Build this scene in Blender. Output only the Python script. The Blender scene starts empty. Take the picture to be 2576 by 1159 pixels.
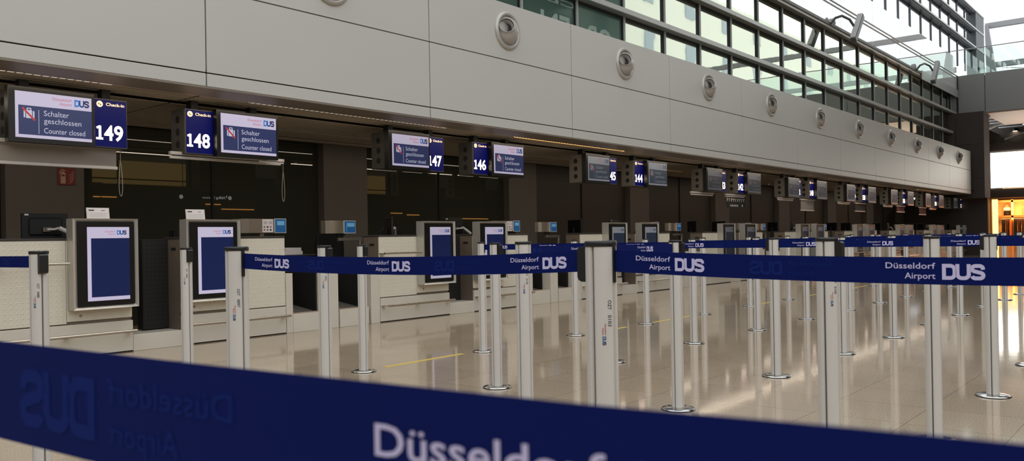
import bpy, math, random
from mathutils import Vector, Matrix
random.seed(7)
scene = bpy.context.scene
COL = scene.collection
PI = math.pi

# ------------------------------------------------------------------ materials
def lin(c):
    return tuple(((v/255)/12.92 if v/255 <= .04045 else ((v/255+.055)/1.055)**2.4) for v in c)
MATS = {}
def mat(name, rgb, rough=.5, metal=0., emit=None, estr=0., spec=.5, coat=0., noise=0., nscale=8., bump=0., bscale=60., ior=None, stretch=None):
    m = bpy.data.materials.new(name); m.use_nodes = True
    nt = m.node_tree; b = nt.nodes['Principled BSDF']
    c = lin(rgb)
    b.inputs['Base Color'].default_value = (*c, 1); b.inputs['Roughness'].default_value = rough
    b.inputs['Metallic'].default_value = metal; b.inputs['Specular IOR Level'].default_value = spec
    b.inputs['Coat Weight'].default_value = coat
    if ior: b.inputs['IOR'].default_value = ior
    if emit:
        b.inputs['Emission Color'].default_value = (*lin(emit), 1); b.inputs['Emission Strength'].default_value = estr
    if noise or bump:
        tc = nt.nodes.new('ShaderNodeTexCoord')
        mp = nt.nodes.new('ShaderNodeMapping'); nt.links.new(tc.outputs['Object'], mp.inputs[0])
        if stretch: mp.inputs['Scale'].default_value = stretch
    if noise:
        n = nt.nodes.new('ShaderNodeTexNoise'); n.inputs['Scale'].default_value = nscale; n.inputs['Detail'].default_value = 4
        nt.links.new(mp.outputs[0], n.inputs['Vector'])
        mx = nt.nodes.new('ShaderNodeMix'); mx.data_type = 'RGBA'
        mx.inputs[6].default_value = (*[v*(1-noise) for v in c], 1); mx.inputs[7].default_value = (*[min(1, v*(1+noise)) for v in c], 1)
        nt.links.new(n.outputs['Fac'], mx.inputs[0]); nt.links.new(mx.outputs[2], b.inputs['Base Color'])
    if bump:
        n2 = nt.nodes.new('ShaderNodeTexNoise'); n2.inputs['Scale'].default_value = bscale
        nt.links.new(mp.outputs[0], n2.inputs['Vector'])
        bp = nt.nodes.new('ShaderNodeBump'); bp.inputs['Strength'].default_value = bump; bp.inputs['Distance'].default_value = .01
        nt.links.new(n2.outputs['Fac'], bp.inputs['Height']); nt.links.new(bp.outputs[0], b.inputs['Normal'])
    MATS[name] = m
    return m

def floor_mat():
    m = bpy.data.materials.new('polished_stone'); m.use_nodes = True
    nt = m.node_tree; N = nt.nodes; L = nt.links; b = N['Principled BSDF']
    tc = N.new('ShaderNodeTexCoord'); sp = N.new('ShaderNodeSeparateXYZ'); L.new(tc.outputs['Object'], sp.inputs[0])
    def joint(out):
        a = N.new('ShaderNodeMath'); a.operation = 'SUBTRACT'; L.new(out, a.inputs[0]); a.inputs[1].default_value = .2615
        d = N.new('ShaderNodeMath'); d.operation = 'DIVIDE'; L.new(a.outputs[0], d.inputs[0]); d.inputs[1].default_value = .5
        f = N.new('ShaderNodeMath'); f.operation = 'FRACT'; L.new(d.outputs[0], f.inputs[0])
        g = N.new('ShaderNodeMath'); g.operation = 'LESS_THAN'; L.new(f.outputs[0], g.inputs[0]); g.inputs[1].default_value = .007
        fl = N.new('ShaderNodeMath'); fl.operation = 'FLOOR'; L.new(d.outputs[0], fl.inputs[0])
        return g.outputs[0], fl.outputs[0]
    jx, fx = joint(sp.outputs[0]); jy, fy = joint(sp.outputs[1])
    mxm = N.new('ShaderNodeMath'); mxm.operation = 'MAXIMUM'; L.new(jx, mxm.inputs[0]); L.new(jy, mxm.inputs[1])
    cb = N.new('ShaderNodeCombineXYZ'); L.new(fx, cb.inputs[0]); L.new(fy, cb.inputs[1])
    wn = N.new('ShaderNodeTexWhiteNoise'); L.new(cb.outputs[0], wn.inputs[0])
    n1 = N.new('ShaderNodeTexNoise'); n1.inputs['Scale'].default_value = 160; n1.inputs['Detail'].default_value = 3
    n2 = N.new('ShaderNodeTexNoise'); n2.inputs['Scale'].default_value = 2.2; n2.inputs['Detail'].default_value = 4
    L.new(tc.outputs['Object'], n1.inputs['Vector']); L.new(tc.outputs['Object'], n2.inputs['Vector'])
    r1 = N.new('ShaderNodeValToRGB'); r1.color_ramp.elements[0].position = .35; r1.color_ramp.elements[1].position = .62
    r1.color_ramp.elements[0].color = (*lin((137, 120, 101)), 1); r1.color_ramp.elements[1].color = (*lin((177, 160, 137)), 1)
    L.new(n1.outputs['Fac'], r1.inputs[0])
    ad = N.new('ShaderNodeMath'); ad.operation = 'MULTIPLY_ADD'; L.new(wn.outputs['Value'], ad.inputs[0]); ad.inputs[1].default_value = .10; ad.inputs[2].default_value = .90
    ad2 = N.new('ShaderNodeMath'); ad2.operation = 'MULTIPLY_ADD'; L.new(n2.outputs['Fac'], ad2.inputs[0]); ad2.inputs[1].default_value = .16; L.new(ad.outputs[0], ad2.inputs[2])
    mu = N.new('ShaderNodeVectorMath'); mu.operation = 'SCALE'; L.new(r1.outputs[0], mu.inputs[0]); L.new(ad2.outputs[0], mu.inputs['Scale'])
    mx = N.new('ShaderNodeMix'); mx.data_type = 'RGBA'; L.new(mxm.outputs[0], mx.inputs[0]); L.new(mu.outputs[0], mx.inputs[6]); mx.inputs[7].default_value = (*lin((112, 98, 82)), 1)
    L.new(mx.outputs[2], b.inputs['Base Color'])
    b.inputs['Roughness'].default_value = .075; b.inputs['Specular IOR Level'].default_value = .5; b.inputs['IOR'].default_value = 1.5
    n3 = N.new('ShaderNodeTexNoise'); n3.inputs['Scale'].default_value = 5.; L.new(tc.outputs['Object'], n3.inputs['Vector'])
    bp = N.new('ShaderNodeBump'); bp.inputs['Strength'].default_value = .03; bp.inputs['Distance'].default_value = .01
    L.new(n3.outputs['Fac'], bp.inputs['Height']); L.new(bp.outputs[0], b.inputs['Normal'])
    MATS['floor'] = m
floor_mat()

def mixmat(name, body, refl, fac, rough=.02, transparent=None):
    """reflective pane: glossy coat over a body or a see-through body"""
    m = bpy.data.materials.new(name); m.use_nodes = True
    nt = m.node_tree; N = nt.nodes; L = nt.links
    for n in list(N): N.remove(n)
    out = N.new('ShaderNodeOutputMaterial'); g = N.new('ShaderNodeBsdfGlossy'); g.inputs['Roughness'].default_value = rough
    g.inputs['Color'].default_value = (*lin(refl), 1)
    if transparent:
        d = N.new('ShaderNodeBsdfTransparent'); d.inputs['Color'].default_value = (*lin(transparent), 1)
    else:
        d = N.new('ShaderNodeBsdfDiffuse'); d.inputs['Color'].default_value = (*lin(body), 1)
    tc = N.new('ShaderNodeTexCoord'); nz = N.new('ShaderNodeTexNoise'); nz.inputs['Scale'].default_value = 1.3
    L.new(tc.outputs['Object'], nz.inputs['Vector'])
    bp = N.new('ShaderNodeBump'); bp.inputs['Strength'].default_value = .05; bp.inputs['Distance'].default_value = .02
    L.new(nz.outputs['Fac'], bp.inputs['Height']); L.new(bp.outputs[0], g.inputs['Normal'])
    mx = N.new('ShaderNodeMixShader'); mx.inputs[0].default_value = fac
    L.new(d.outputs[0], mx.inputs[1]); L.new(g.outputs[0], mx.inputs[2]); L.new(mx.outputs[0], out.inputs[0])
    MATS[name] = m
    return m

mat('facade', (186, 184, 178), rough=.42, spec=.5, noise=.03, nscale=.6, bump=.02, bscale=2)
mat('joint', (48, 46, 44), rough=.8)
mat('soffit_edge', (128, 118, 106), rough=.5, metal=.3)
mat('slat', (186, 172, 152), rough=.45, metal=.2)
mat('ceiling_void', (22, 20, 18), rough=.9)
mat('bulkhead', (20, 19, 18), rough=.7)
mat('pier', (92, 86, 80), rough=.75, noise=.06, nscale=1.5)
mat('pier_dark', (54, 46, 39), rough=.6, noise=.06)
mat('dark_glass', (50, 51, 43), rough=.008, ior=1.5, spec=.5)
mat('vent', (176, 172, 166), rough=.35, metal=.25)
mat('vent_inside', (74, 72, 70), rough=.7)
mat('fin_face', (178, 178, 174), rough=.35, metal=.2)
mat('fin_under', (120, 120, 115), rough=.5)  # darker copy of the fin colour, underside shade put into it
mat('mullion', (150, 152, 150), rough=.4, metal=.3)
mat('gasket', (25, 26, 25), rough=.6)
mat('grid_dark', (66, 72, 76), rough=.5)
mixmat('pane', (38, 46, 42), (232, 238, 226), .80)
mixmat('pane_green', (72, 92, 84), (150, 170, 160), .10, .05)
mat('pane_letter', (134, 152, 142), rough=.6)
mixmat('screen_glass', (235, 235, 235), (245, 247, 246), .6, .03)
mixmat('clear_glass', None, (240, 250, 245), .12, .01, transparent=(236, 244, 240))
mat('bridge', (138, 138, 136), rough=.55, noise=.02)
mat('bridge_soffit', (190, 160, 140), rough=.5)
mat('wall_dark', (62, 54, 49), rough=.8, noise=.08, nscale=1)
mat('post_alu', (208, 204, 198), rough=.36, metal=.12, noise=.03, nscale=6, stretch=(1, 1, .1))
mat('post_groove', (105, 102, 98), rough=.5, metal=.4)
mat('black_plastic', (17, 17, 18), rough=.42)
mat('chrome', (190, 188, 184), rough=.12, metal=1.)
mat('base_rubber', (30, 29, 28), rough=.7)
mat('belt', (5, 21, 84), rough=.8, spec=.12, noise=.05, nscale=300)
mat('belt_print', (196, 190, 226), rough=.6)
mat('belt_ghost', (12, 33, 100), rough=.8, spec=.12)
mat('print_dark', (52, 52, 62), rough=.6)
mat('print_red', (178, 92, 90), rough=.6)
mat('print_blue', (30, 88, 140), rough=.6)
mat('print_navy', (30, 50, 84), rough=.6)
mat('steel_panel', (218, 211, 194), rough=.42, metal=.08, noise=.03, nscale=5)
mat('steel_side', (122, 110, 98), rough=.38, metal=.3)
mat('steel_kick', (214, 208, 194), rough=.34, metal=.15, noise=.05, nscale=4)
mat('steel_rail', (186, 178, 165), rough=.25, metal=.85)
mat('stud', (215, 210, 198), rough=.25, metal=.6)
mat('gap_black', (16, 14, 12), rough=.8)
mat('kiosk_frame', (186, 184, 176), rough=.3, metal=.5)
mat('bezel', (10, 10, 11), rough=.3)
mat('counter_top', (52, 46, 42), rough=.5)
mat('rubber_belt', (78, 73, 68), rough=.7)
mat('sill', (205, 178, 158), rough=.35, metal=.2)
mat('monitor_back', (14, 14, 14), rough=.6)
mat('plastic_white', (206, 200, 190), rough=.45)
mat('chair_black', (18, 17, 17), rough=.85)
mat('paper', (222, 214, 212), rough=.8)
mat('paper_grey', (120, 116, 114), rough=.8)
mat('box_taupe', (136, 122, 108), rough=.4, metal=.4)
mat('display_blue', (24, 92, 150), rough=.4, emit=(24, 92, 150), estr=.10)
mat('display_pale', (110, 170, 210), rough=.4, emit=(110, 170, 210), estr=.08)
mat('blind_fabric', (136, 128, 120), rough=.85)
mat('blind_bar', (190, 186, 180), rough=.4, metal=.2)
mat('blind_red', (92, 36, 32), rough=.8)
mat('blind_dark', (46, 38, 34), rough=.8)
mat('cord', (150, 146, 132), rough=.7)
mat('sign_red', (112, 30, 28), rough=.6)
mat('sign_cream', (170, 140, 118), rough=.6)
mat('yellow_tape', (206, 176, 74), rough=.5, noise=.08, nscale=60)
mat('beam_steel', (176, 176, 178), rough=.4)
mat('lamp_body', (96, 96, 96), rough=.4, metal=.4)
mat('lamp_edge', (205, 205, 205), rough=.3)
mat('cream_building', (236, 236, 222), rough=.8, noise=.04, nscale=.4)
mat('building_glass', (160, 174, 182), rough=.2)
mat('opposite_wall', (120, 112, 100), rough=.8)
mat('opposite_dark', (34, 32, 30), rough=.8)
mat('opposite_glow_band', (214, 186, 118), rough=.7, emit=(214, 170, 90), estr=.75)  # the band's warm lighting is put in as its own glow
mat('hang_sign', (14, 14, 24), rough=.4)
mat('sign_letter', (240, 240, 240), rough=.5, emit=(240, 240, 240), estr=2.5)
mat('strip_dim', (170, 162, 150), rough=.3, emit=(255, 235, 210), estr=.2)
mat('strip_lit', (250, 210, 160), rough=.3, emit=(255, 196, 120), estr=2.6)
mat('strip_mid', (210, 204, 190), rough=.3, emit=(255, 238, 214), estr=.42)
mat('downlight', (250, 240, 220), rough=.3, emit=(255, 235, 200), estr=14)
mat('lightbox', (255, 255, 255), rough=.4, emit=(255, 253, 240), estr=4.5)
mat('lightbox_line', (235, 235, 215), rough=.4, emit=(235, 235, 210), estr=.7)
mat('warm_tube', (255, 190, 110), rough=.4, emit=(255, 176, 84), estr=6.)
mat('shop_cream', (250, 205, 150), rough=.6)
mat('shop_wood', (190, 110, 58), rough=.5)
mat('cloth_dark', (18, 12, 11), rough=.9)
mat('cloth_brown', (62, 34, 24), rough=.9)
mat('cloth_white', (235, 215, 190), rough=.9)
mat('mannequin', (200, 130, 84), rough=.5)
mat('number_face', (4, 8, 30), rough=.5, spec=.2, emit=(0, 10, 124), estr=.34)
mat('digit', (255, 240, 225), rough=.4, emit=(255, 236, 214), estr=2.6)
mat('cream_icon', (255, 214, 170), rough=.4, emit=(255, 206, 160), estr=1.3)
mat('icon_dark', (120, 70, 40), rough=.5, emit=(90, 50, 30), estr=.3)
mat('housing_grey', (58, 55, 50), rough=.55)
mat('housing_light', (98, 94, 86), rough=.5)
for i, e in enumerate((.8, .62, .24, .09)):  # dimming of far screens at oblique view put into their glow
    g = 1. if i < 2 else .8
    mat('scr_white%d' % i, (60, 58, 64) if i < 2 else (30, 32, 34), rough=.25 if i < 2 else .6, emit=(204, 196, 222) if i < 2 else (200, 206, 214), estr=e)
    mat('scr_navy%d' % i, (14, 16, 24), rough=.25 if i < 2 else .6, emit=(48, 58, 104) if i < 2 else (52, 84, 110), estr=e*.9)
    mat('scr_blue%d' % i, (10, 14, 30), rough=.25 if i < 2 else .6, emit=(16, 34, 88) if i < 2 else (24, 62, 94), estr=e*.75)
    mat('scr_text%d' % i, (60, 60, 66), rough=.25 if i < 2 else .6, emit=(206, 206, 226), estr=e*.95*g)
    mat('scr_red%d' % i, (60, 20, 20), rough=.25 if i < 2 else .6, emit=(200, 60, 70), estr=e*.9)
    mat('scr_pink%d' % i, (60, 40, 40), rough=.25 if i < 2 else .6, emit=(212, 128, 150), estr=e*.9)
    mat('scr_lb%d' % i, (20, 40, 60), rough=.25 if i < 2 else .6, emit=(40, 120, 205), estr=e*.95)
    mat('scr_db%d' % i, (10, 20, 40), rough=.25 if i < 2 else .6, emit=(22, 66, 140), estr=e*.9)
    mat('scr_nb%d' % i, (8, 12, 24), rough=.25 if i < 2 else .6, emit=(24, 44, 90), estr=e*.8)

# ------------------------------------------------------------------ mesh builder
class MB:
    def __init__(s): s.v = []; s.f = []; s.m = []; s.mats = []; s.sm = []
    def mi(s, name):
        if name not in s.mats: s.mats.append(name)
        return s.mats.index(name)
    def add(s, verts, faces, m, smooth=False, M=None):
        o = len(s.v); i = s.mi(m)
        for p in verts:
            p = Vector(p)
            if M is not None: p = M @ p
            s.v.append(tuple(p))
        for f in faces:
            s.f.append([o+k for k in f]); s.m.append(i); s.sm.append(smooth)
        return s
    def box(s, x0, x1, y0, y1, z0, z1, m, M=None, bev=0.):
        if bev > 0:
            return s.bbox(x0, x1, y0, y1, z0, z1, m, bev, M)
        v = [(x, y, z) for x in (x0, x1) for y in (y0, y1) for z in (z0, z1)]
        f = [(0, 1, 3, 2), (4, 6, 7, 5), (0, 4, 5, 1), (2, 3, 7, 6), (0, 2, 6, 4), (1, 5, 7, 3)]
        return s.add(v, f, m, M=M)
    def bbox(s, x0, x1, y0, y1, z0, z1, m, b, M=None):
        # box chamfered on every edge
        X = (x0, x1); Y = (y0, y1); Z = (z0, z1); v = []; idx = {}
        for i in (0, 1):
            for j in (0, 1):
                for k in (0, 1):
                    sx, sy, sz = (1-2*i)*b, (1-2*j)*b, (1-2*k)*b
                    for a, p in enumerate(((X[i], Y[j]+sy, Z[k]+sz), (X[i]+sx, Y[j], Z[k]+sz), (X[i]+sx, Y[j]+sy, Z[k]))):
                        idx[i, j, k, a] = len(v); v.append(p)
        f = []
        q = ((0, 0), (1, 0), (1, 1), (0, 1))
        for i in (0, 1): f.append([idx[i, a, c, 0] for a, c in (q[::-1] if i == 0 else q)])
        for j in (0, 1): f.append([idx[a, j, c, 1] for a, c in (q if j == 0 else q[::-1])])
        for k in (0, 1): f.append([idx[a, c, k, 2] for a, c in (q[::-1] if k == 0 else q)])
        for i in (0, 1):
            for j in (0, 1): f.append([idx[i, j, 0, 0], idx[i, j, 1, 0], idx[i, j, 1, 1], idx[i, j, 0, 1]])
        for i in (0, 1):
            for k in (0, 1): f.append([idx[i, 0, k, 0], idx[i, 1, k, 0], idx[i, 1, k, 2], idx[i, 0, k, 2]])
        for j in (0, 1):
            for k in (0, 1): f.append([idx[0, j, k, 1], idx[1, j, k, 1], idx[1, j, k, 2], idx[0, j, k, 2]])
        for i in (0, 1):
            for j in (0, 1):
                for k in (0, 1): f.append([idx[i, j, k, 0], idx[i, j, k, 1], idx[i, j, k, 2]])
        return s.add(v, f, m, M=M)
    def prism(s, poly, d0, d1, m, axis='z', M=None, smooth=False):
        n = len(poly)
        def P(a, b, d): return {'z': (a, b, d), 'y': (a, d, b), 'x': (d, a, b)}[axis]
        v = [P(a, b, d0) for a, b in poly]+[P(a, b, d1) for a, b in poly]
        f = [[(i), (i+1) % n, n+(i+1) % n, n+i] for i in range(n)]
        s.add(v, f, m, smooth, M); s.add(v[:n], [list(range(n))[::-1]], m, M=M); s.add(v[n:], [list(range(n))], m, M=M)
        return s
    def lathe(s, prof, m, n=24, M=None, smooth=True):
        v = []; f = []
        for r, z in prof:
            for k in range(n):
                a = 2*PI*k/n; v.append((r*math.cos(a), r*math.sin(a), z))
        for i in range(len(prof)-1):
            for k in range(n):
                f.append([i*n+k, i*n+(k+1) % n, (i+1)*n+(k+1) % n, (i+1)*n+k])
        return s.add(v, f, m, smooth, M)
    def tube(s, pts, r, m, n=8, M=None, cap=True):
        pts = [Vector(p) for p in pts]; v = []; f = []
        up = Vector((0, 0, 1)); prev = None
        for i, p in enumerate(pts):
            t = (pts[min(i+1, len(pts)-1)]-pts[max(i-1, 0)]).normalized()
            a = prev if prev is not None else (up if abs(t.z) < .9 else Vector((1, 0, 0)))
            e1 = (a-t*a.dot(t)).normalized(); e2 = t.cross(e1); prev = e1
            for k in range(n):
                w = 2*PI*k/n; v.append(p+e1*math.cos(w)*r+e2*math.sin(w)*r)
        for i in range(len(pts)-1):
            for k in range(n): f.append([i*n+k, i*n+(k+1) % n, (i+1)*n+(k+1) % n, (i+1)*n+k])
        s.add(v, f, m, True, M)
        if cap:
            s.add(v[:n], [list(range(n))[::-1]], m, M=M); s.add(v[-n:], [list(range(n))], m, M=M)
        return s
    def rect(s, x0, x1, z0, z1, y, m, M=None):      # faces -Y
        return s.add([(x0, y, z0), (x1, y, z0), (x1, y, z1), (x0, y, z1)], [(0, 1, 2, 3)], m, M=M)
    def disc(s, cx, cz, r, y, m, n=20, M=None, ry=None):
        return s.add([(cx+r*math.cos(2*PI*k/n), y, cz+(ry or r)*math.sin(2*PI*k/n)) for k in range(n)], [list(range(n))], m, M=M)
    def build(s, name, parent=None, loc=None):
        me = bpy.data.meshes.new(name); me.from_pydata(s.v, [], s.f)
        for k in s.mats: me.materials.append(MATS[k])
        me.polygons.foreach_set('material_index', s.m); me.polygons.foreach_set('use_smooth', s.sm)
        me.update()
        o = bpy.data.objects.new(name, me); COL.objects.link(o)
        if parent: o.parent = parent
        if loc: o.location = loc
        return o

def empty(name, loc=(0, 0, 0), rz=0.):
    o = bpy.data.objects.new(name, None); COL.objects.link(o); o.location = loc; o.rotation_euler = (0, 0, rz)
    o.empty_display_size = .1
    return o
def tag(o, label, cat, group=None):
    o['label'] = label; o['category'] = cat
    if group: o['group'] = group
    return o
def struct(o): o['kind'] = 'structure'; return o
def copy_tree(o, parent=None):
    c = o.copy(); COL.objects.link(c); c.parent = parent
    for ch in list(o.children): copy_tree(ch, c)
    return c

# ------------------------------------------------------------------ lettering
_tc = {}
def text2d(txt, off=0., space=1.):
    key = (txt, off, space)
    if key not in _tc:
        cu = bpy.data.curves.new('t', 'FONT'); cu.body = txt; cu.size = 1.; cu.offset = off; cu.space_character = space
        cu.resolution_u = 3; cu.fill_mode = 'BOTH'; cu.dimensions = '2D'
        ob = bpy.data.objects.new('t', cu); COL.objects.link(ob); bpy.context.view_layer.update()
        me = bpy.data.meshes.new_from_object(ob.evaluated_get(bpy.context.evaluated_depsgraph_get()))
        v = [(p.co.x, p.co.y) for p in me.vertices]; f = [list(p.vertices) for p in me.polygons]
        bpy.data.objects.remove(ob); bpy.data.curves.remove(cu); bpy.data.meshes.remove(me)
        _tc[key] = (v, f)
    return _tc[key]
CAP = None
def text_fit(txt, x0, x1, base, cap, off=.01, space=1.):
    """2-D text stretched between x0 and x1, capitals `cap` high, standing on `base`"""
    global CAP
    if CAP is None:
        vv, _ = text2d('H', 0.); CAP = max(p[1] for p in vv)
    v, f = text2d(txt, off, space)
    a = min(p[0] for p in v); b = max(p[0] for p in v)
    k = (x1-x0)/(b-a)
    return [(x0+(x-a)*k, base+y*cap/CAP) for x, y in v], f
def text_w(txt, x0, base, cap, right=False, off=.01, squeeze=1.):
    vv, _ = text2d('H', 0.); c = max(p[1] for p in vv)
    v, f = text2d(txt, off); a = min(p[0] for p in v); b = max(p[0] for p in v)
    w = (b-a)*cap/c*squeeze
    return text_fit(txt, x0-w, x0, base, cap, off) if right else text_fit(txt, x0, x0+w, base, cap, off)

def stroke(pts, w, closed=False):
    n = len(pts); V = [Vector(p) for p in pts]; out = []; F = []
    for i in range(n):
        if closed: a, b = V[(i-1) % n], V[(i+1) % n]
        else: a, b = V[max(i-1, 0)], V[min(i+1, n-1)]
        d1 = (V[i]-a).normalized() if (V[i]-a).length > 0 else (b-V[i]).normalized()
        d2 = (b-V[i]).normalized() if (b-V[i]).length > 0 else d1
        t = (d1+d2).normalized(); nn = Vector((-t.y, t.x)); k = w/2/max(.5, nn.dot(Vector((-d1.y, d1.x))))
        out += [tuple(V[i]+nn*k), tuple(V[i]-nn*k)]
    for i in range(n if closed else n-1):
        j = (i+1) % n; F.append([2*i, 2*i+1, 2*j+1, 2*j])
    return out, F
def arcp(cx, cy, rx, ry, a0, a1, n=6):
    return [(cx+rx*math.cos(math.radians(a0+(a1-a0)*k/n)), cy+ry*math.sin(math.radians(a0+(a1-a0)*k/n))) for k in range(n+1)]
_W = .235
_D = stroke([(.118, .112), (.118, .888)]+arcp(.50, .62, .26, .268, 90, 0)+arcp(.50, .38, .26, .268, 0, -90), _W, True)
_U = stroke([(.93, 1.0)]+arcp(1.17, .36, .24, .25, 180, 270, 5)+arcp(1.33, .36, .27, .25, 270, 360, 5)+[(1.60, 1.0)], _W)
_S = stroke([(2.43, .655)]+arcp(2.23, .71, .20, .178, 20, 90, 4)+arcp(2.0, .71, .21, .178, 90, 180, 4)+arcp(2.0, .69, .21, .15, 185, 240, 3)+arcp(2.24, .31, .205, .155, 60, 0, 3)+arcp(2.24, .29, .205, .178, 0, -90, 4)+arcp(1.98, .29, .19, .178, -90, -165, 4), _W)
def dus(x, z, h, w=None):
    """three letters of the mark, each as (verts, faces); lower left at x, z"""
    k = h; kx = (w or h*2.56)/2.56
    return [([(x+a*kx, z+b*k) for a, b in L[0]], L[1]) for L in (_D, _U, _S)]

def put2d(mb, vf, m, M):
    v, f = vf
    mb.add([(a, 0, b) for a, b in v], f, m, M=M)
# plane facing -Y at height/offset: M maps (u, 0, v) -> world
def planeY(x, y, z): return Matrix.Translation((x, y, z))

def brand(mb, M, xr, ztop, s, kr, kb, flip=False, kinds=None):
    """'Düsseldorf / Airport' right-aligned left of the mark; total height s"""
    pass

# ------------------------------------------------------------------ camera
YAW, PITCH, ROLL = .69862, .00199, -.01722
cy, sy, cp, sp = math.cos(YAW), math.sin(YAW), math.cos(PITCH), math.sin(PITCH)
d = Vector((cy*cp, sy*cp, sp)); r = Vector((sy, -cy, 0)); u = r.cross(d)
r2 = r*math.cos(ROLL)+u*math.sin(ROLL); u2 = -r*math.sin(ROLL)+u*math.cos(ROLL)
cam = bpy.data.cameras.new('camera'); co = bpy.data.objects.new('camera', cam); COL.objects.link(co)
Rm = Matrix((r2, u2, -d)).transposed()
co.matrix_world = Matrix.Translation((0, 0, 1.03)) @ Rm.to_4x4()
cam.sensor_width = 36; cam.sensor_fit = 'HORIZONTAL'; cam.lens = 36*2084.3/2576
cam.shift_y = 17/2576; cam.clip_start = .01; cam.clip_end = 400
cam.dof.use_dof = True; cam.dof.focus_distance = 5.5; cam.dof.aperture_fstop = 15
scene.camera = co

# ------------------------------------------------------------------ setting: floor, ceiling, walls
Fl = struct(MB().box(-10, 60, -12, 12, -.2, 0, 'floor').build('floor'))

mb = MB()                                                     # slatted ceiling over the check-in desks
y = 7.80
brk = [-4.34+4.4*k for k in range(0, 11)]
while y < 10.42:
    for k in range(len(brk)-1):
        mb.box(brk[k]+.012, brk[k+1]-.012, y, y+.056, 2.55, 2.556, 'slat')
    y += .094
    if 8.36 < y < 8.44: y = 8.52
mb.box(-6, 38.6, 7.37, 10.6, 2.68, 2.72, 'ceiling_void')
for x in brk: mb.box(x-.02, x+.02, 7.8, 10.42, 2.587, 2.68, 'ceiling_void')
struct(mb.build('ceiling'))

mb = MB()                                                     # long grey panel wall above the desks
mb.box(-6.5, 37.86, 7.39, 7.75, 2.56, 4.255, 'joint')
P0 = 1.229
for k in range(-2, 13):
    x0 = P0+3.0*k; x1 = min(x0+3.0, 37.87)
    if x1 < -5 or x0 > 37.8: continue
    for z0, z1 in ((2.55, 2.672), (2.684, 3.485), (3.497, 4.272)):
        mb.bbox(x0+.007, x1-.007, 7.355, 7.40, z0, z1, 'facade', .002)
mb.box(-6.5, 37.87, 7.357, 7.79, 2.53, 2.549, 'soffit_edge')
mb.box(-6.5, 37.87, 7.40, 8.24, 4.20, 4.268, 'facade')
struct(mb.build('wall_facade'))

mb = MB()                                                     # back wall: piers with dark glass between
mb.box(-7, 41, 10.62, 10.8, 0, 4.2, 'gap_black')
struct(mb.build('wall_back'))
for k in range(-1, 10):
    x1 = 4.36+4.42*k; x0 = x1-.86
    m = MB().box(x0, x1, 10.42, 10.62, 0, 2.56, 'pier')
    struct(m.build('wall_pier'))
    g = MB()
    if k < 9:
        g.box(x1+.01, x1+1.75, 10.56, 10.60, 0, 2.56, 'dark_glass' if k < 2 else 'pier_dark'); g.box(x1+1.78, x1+3.55, 10.56, 10.60, 0, 2.56, 'dark_glass' if k < 2 else 'pier_dark')
        g.box(x1+1.75, x1+1.78, 10.54, 10.60, 0, 2.56, 'gap_black')
        struct(g.build('window_back'))

mb = MB()                                                     # end wall block at the far end
mb.box(38.4, 39.5, 6.96, 9.5, 2.40, 5.93, 'wall_dark'); mb.box(38.2, 38.4, 8.0, 9.5, 2.45, 5.93, 'wall_dark')
for z in (3.2, 4.6): mb.box(38.39, 38.41, 6.98, 9.4, z, z+.012, 'joint')
struct(mb.build('wall_end'))
struct(MB().box(39.75, 39.95, 7.12, 10.6, 0, 2.42, 'wall_dark').build('wall_end'))

# opposite side of the hall and the wall behind the camera (they show in reflections)
mb = MB()
mb.box(-10, 60, -12.2, -12, 0, 4.0, 'opposite_dark'); mb.box(-10, 60, -12.25, -12, 4.0, 5.4, 'opposite_wall'); mb.box(14, 40, -12.25, -12, 5.4, 14, 'opposite_wall')  # tall upper block added, unseen, to darken the far panel wall
for a, b in ((-10, 18.4), (27.6, 31.2), (40.5, 44)):
    mb.box(a, b, -12, -11.7, 3.48, 3.64, 'opposite_glow_band'); mb.box(a, b, -12, -11.75, 3.72, 4.4, 'opposite_glow_band')
for x in range(-9, 18, 3): mb.box(x, x+.05, -12.2, -11.69, 3.4, 4.4, 'joint')
struct(mb.build('wall_opposite'))
mb = MB(); mb.box(-10.2, -10, -12, 12, 0, 7, 'opposite_wall'); struct(mb.build('wall_behind'))

# ------------------------------------------------------------------ window band and upper grid
FX0, FX1 = .35, 39.6
wn = 0; tn = 0
rows = [(4.27, 5.10), (5.10, 5.95), (5.95, 6.80)]
for zi, z in enumerate((5.10, 5.95, 6.80)):
    tn += 1; m = MB()
    top = .105 if z < 6.7 else .13
    x = -3.5
    while x < 39.5:
        x1 = min(x+3.0, 39.6)
        m.box(x+.004, x1-.004, 8.04, 8.07, z-.005, z+top-.02, 'fin_face')
        m.box(x, x1, 8.07, 8.24, z-.01, z+top-.03, 'fin_under')
        x += 3.0
    m.box(-3.5, 39.6, 8.20, 8.26, z-.05, z-.01, 'gasket')
    struct(m.build('trim_%d' % tn))
mx0 = 13.08-1.5*9
xs = []
x = mx0
while x < 39.3: xs.append(x); x += 1.5
for x in xs:
    tn += 1; m = MB()
    m.box(x-.03, x+.03, 8.19, 8.25, 4.26, 6.78, 'mullion'); m.box(x-.045, x-.031, 8.20, 8.25, 4.26, 6.78, 'gasket')
    m.box(x+.005, x+.025, 8.182, 8.19, 4.26, 6.78, 'fin_face')
    struct(m.build('trim_%d' % tn))
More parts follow.
